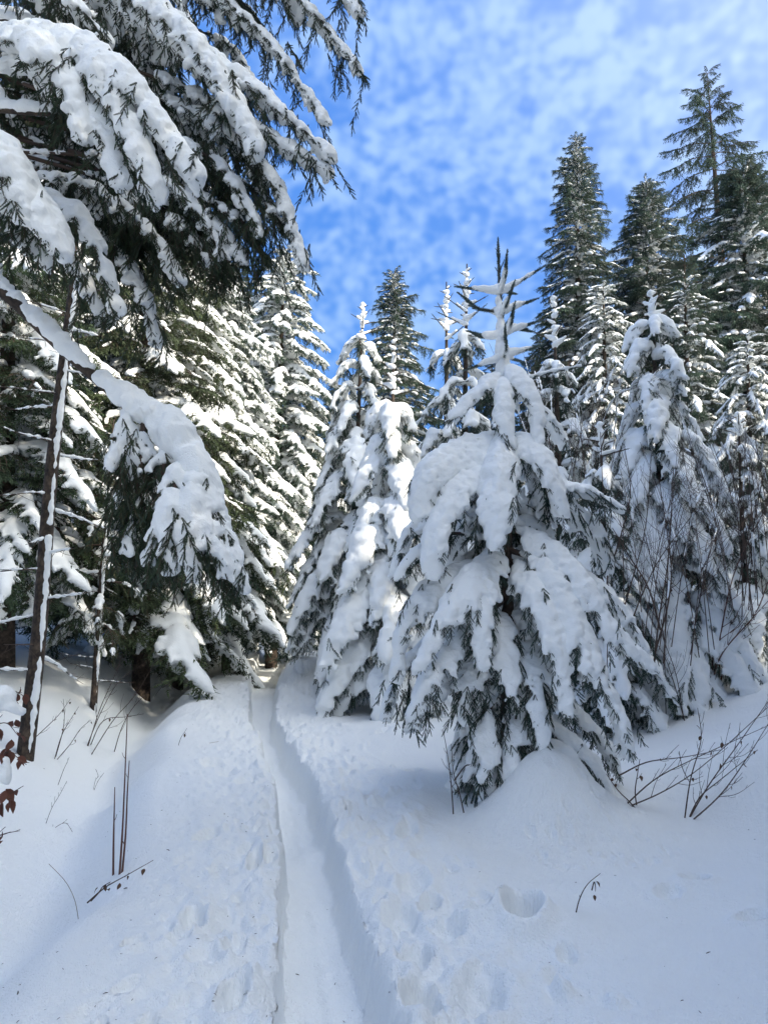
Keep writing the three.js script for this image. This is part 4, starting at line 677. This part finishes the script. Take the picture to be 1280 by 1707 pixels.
shrub('bare_shrub', 'thin dark twigs at the foot of the front fir, on its left', [[[756, 1358], [752, 1310, 0], [746, 1260, 0], [738, 1215, 0]], [[775, 1355], [765, 1320, 0], [756, 1290, 0], [752, 1240, 0]], [[757, 1290], [780, 1275, .1], [800, 1290, .1], [830, 1250, .1]]], { seed: 10, r: 0.006, every: 0.14, side: 0.8 });
shrub('bare_shrub', 'upright bare stems standing at the edge of the left snowbank', [[[200, 1458], [205, 1380, 0], [209, 1290, 0], [213, 1190, 0]], [[190, 1457], [190, 1400, 0], [191, 1355, 0], [192, 1312, 0]], [[204, 1455], [210, 1390, .05], [213, 1320, .05], [216, 1268, .05]]], { seed: 11, r: 0.009, every: 0.5, side: 0.35, levels: 1, mat: redTwigMat });
shrub('bare_shrub', 'bundle of leaning dry stems behind the upright bare stems', [[[144, 1243], [170, 1185, .05], [200, 1135, .1], [246, 1102, .15]], [[150, 1257], [190, 1200, .05], [225, 1160, .1], [262, 1098, .1]], [[146, 1243], [168, 1180, .1], [190, 1130, .2], [205, 1090, .3]], [[190, 1252], [205, 1210, 0], [222, 1180, .1], [262, 1140, .1]], [[150, 1240], [175, 1200, -.1], [210, 1195, -.1], [240, 1190, -.1]]], { seed: 12, r: 0.0075, every: 0.25, side: 0.5, leaves: 2 });
shrub('bare_shrub', 'small forked dead twig between the slim trunk and the leaning stems', [[[90, 1266], [104, 1225, 0], [118, 1200, 0], [132, 1178, 0]], [[92, 1262], [106, 1215, .05], [108, 1190, .1], [106, 1165, .1]], [[92, 1264], [118, 1240, 0], [135, 1215, 0], [152, 1200, 0]], [[40, 1240], [75, 1215, 0], [100, 1190, 0], [118, 1165, 0]]], { seed: 13, r: 0.006, every: 0.16, side: 0.5, leaves: 2 });
shrub('dead_twig', 'short dead twig poking out of the left snowbank with a curled leaf', [[[146, 1505], [175, 1480, 0], [210, 1460, 0], [256, 1434, 0]], [[152, 1502], [165, 1488, 0], [172, 1478, 0], [185, 1470, 0]]], { seed: 14, r: 0.005, every: 0.2, side: 0.3, cat: 'twig', leaves: 3, d: 4.85 });
shrub('dead_twig', 'single dead twig standing in the open snow at lower right', [[[956, 1520], [965, 1500, 0], [978, 1475, 0], [1000, 1456, 0]], [[985, 1468], [990, 1470, 0], [992, 1478, 0], [992, 1486, 0]]], { seed: 15, r: 0.0042, every: 0.3, side: 0.25, levels: 1, cat: 'twig', leaves: 1 });
shrub('dead_twig', 'tiny dry sprig in the snow near the left edge', [[[75, 1372], [88, 1345, 0], [100, 1325, 0], [112, 1302, 0]], [[80, 1390], [95, 1378, 0], [110, 1372, 0], [122, 1388, 0]], [[98, 1300], [108, 1280, 0], [112, 1272, 0], [116, 1262, 0]]], { seed: 16, r: 0.0028, every: 0.1, side: 0.5, cat: 'twig' });
shrub('dead_twig', 'tiny dry sprig below the leaning stems', [[[155, 1318], [162, 1306, 0], [168, 1296, 0], [174, 1288, 0]], [[156, 1316], [160, 1300, 0], [164, 1294, 0], [160, 1282, 0]]], { seed: 17, r: 0.003, every: 0.1, side: 0.5, cat: 'twig' });
shrub('dead_twig', 'dry seed stalk rising from the snowbank left of the track', [[[296, 1243], [302, 1230, 0], [307, 1222, 0], [312, 1214, 0]]], { seed: 18, r: 0.0035, levels: 0, cat: 'twig', leaves: 2 });
shrub('grass_stalk', 'pale grass stalk bending in the snow at the lower left', [[[134, 1530], [125, 1500, 0], [110, 1470, 0], [82, 1440, 0]]], { seed: 19, r: 0.0022, levels: 0, cat: 'grass stalk', mat: grassMat });
shrub('grass_stalk', 'long pale grass stalk lying over the snowbank', [[[245, 1268], [290, 1252, 0], [320, 1244, 0], [365, 1236, 0]], [[240, 1292], [262, 1288, 0], [285, 1296, 0], [292, 1320, 0]]], { seed: 20, r: 0.002, levels: 0, cat: 'grass stalk', mat: grassMat });
shrub('dead_twig', 'pair of thin dry stems above the ditch, right of the small spruce', [[[256, 1160], [268, 1148, 0], [275, 1142, 0], [280, 1136, 0]], [[305, 1165], [318, 1158, 0], [326, 1150, 0], [336, 1144, 0]]], { seed: 21, r: 0.004, levels: 0, cat: 'twig' });
{ // thickets of snow-lined twigs on the right
  const th = (label, x0, x1, yb, yt, d, n, seed, snow) => { const r = rngOf(seed), st = []; for (let i = 0; i < n; i++) { const x = r.r(x0, x1), b = r.r(-60, 60); st.push([[x, yb + r.r(-25, 25), r.r(-.6, .6)], [x + b * 0.4, lerp(yb, yt, 0.4), r.r(-.6, .6)], [x + b, lerp(yb, yt, 0.75), r.r(-.7, .7)], [x + b * 1.7, lerp(yb, yt, r.r(0.8, 1.15)), r.r(-.8, .8)]]); } shrub('thicket', label, st, { seed, r: 0.0065, every: 0.2, d, snow, side: 0.8 }); };
  th('tangle of thin twigs in front of the cone-shaped fir at right', 1000, 1190, 1100, 760, 9.0, 15, 33, 0.35);
  th('dense dark thicket of bare twigs at the right edge beside the cone-shaped fir', 1215, 1330, 1010, 690, 9.6, 30, 31, 0.5);
  th('tangle of snow-lined bare saplings right of the front fir top', 890, 1040, 850, 600, 11.4, 20, 32, 1);
}
{ // russet beech leaves at the left edge
  const r = rngOf(77), t = thing('beech_sapling', 'beech twigs with russet dead leaves at the left edge', 'beech sapling', at(-60, 1420, 3.6));
  for (const L of [[[-60, 1180], [-20, 1150], [20, 1150], [48, 1165]], [[-60, 1300], [-20, 1265], [15, 1255], [45, 1275]], [[-60, 1340], [-20, 1320], [10, 1325], [40, 1310]], [[-60, 1400], [-10, 1395], [15, 1388], [34, 1385]], [[-60, 1230], [-20, 1215], [10, 1205], [30, 1225]]]) {
    const q = L.map((p, i) => at(p[0], p[1], 3.6 + i * 0.03)), W = new MB(), C = stemTube(W, q, 0.004, 0.0015, r, 1, { levels: 2, every: 0.06, side: 0.8, from: 0.2 }); const g = W.geo(); g.translate(-t.position.x, -t.position.y, -t.position.z); part(g, 'stem', twigMat, t);
    const nl = L[0][1] > 1380 ? 4 : 13; for (let k = 0; k < nl; k++) leaf(t, C[Math.floor(r.r(0.35, 0.999) * 16)].clone().add(V(r.r(-.06, .04), r.r(-.05, .03), r.r(-.05, .05))), r.r(0.045, 0.07), r, leafMat);
  }
  const S = new Snow(0.010, 0.010, 0.5, 14), S2 = new Snow(0.010, 0.010, 0.5, 14); for (let i = 0; i < 9; i++) { const P = at(r.r(-20, 22), r.r(1138, 1180), 3.62); S.cap(P, P.clone().add(V(r.r(-.04, .04), -0.02, r.r(-.03, .03))), 0.028, 0.02); } for (let i = 0; i < 3; i++) { const P = at(r.r(0, 18), 1268 + i * 12, 3.62); S2.cap(P, P.clone().add(V(0.02, -0.03, 0)), 0.022, 0.014); } part(S.geo(t.position), 'snow_load', snowMat, t); part(S2.geo(t.position), 'snow_load', snowMat, t);
}

{ // needles, bark crumbs and twig ends fallen on the snow
  const r = rngOf(55), W = new MB(); W.tube([V(-0.5, 0, 0), V(0, 0.08, 0.05), V(0.5, 0, 0)], [0.07, 0.09, 0.04], 4);
  const im = new THREE.InstancedMesh(W.geo(), twigMat, 320); im.name = topName('needle_litter'); im.userData = { label: 'fallen needles and bark crumbs scattered over the snow by the track', category: 'forest litter', kind: 'stuff' };
  const M = new THREE.Matrix4(), q = new THREE.Quaternion(), e = new THREE.Euler();
  for (let i = 0; i < 320; i++) { const d = 2.6 + 9 * r() * r(), x = 0.12 * d * noise(i * 0.05, 2, 7) + (r() < 0.6 ? -0.62 + r() * 0.5 : -0.6 + r() * 1.3) * d, z = r.r(0.006, 0.02) * (r() < 0.06 ? 2 : 1); e.set(0, r() * 6.28, r.r(-.3, .3)); M.compose(V(x, gy(x, -d) + z * 0.08, -d), q.setFromEuler(e), V(z, z, z)); im.setMatrixAt(i, M); }
  scene.add(im);
}
renderer.render(scene, camera);
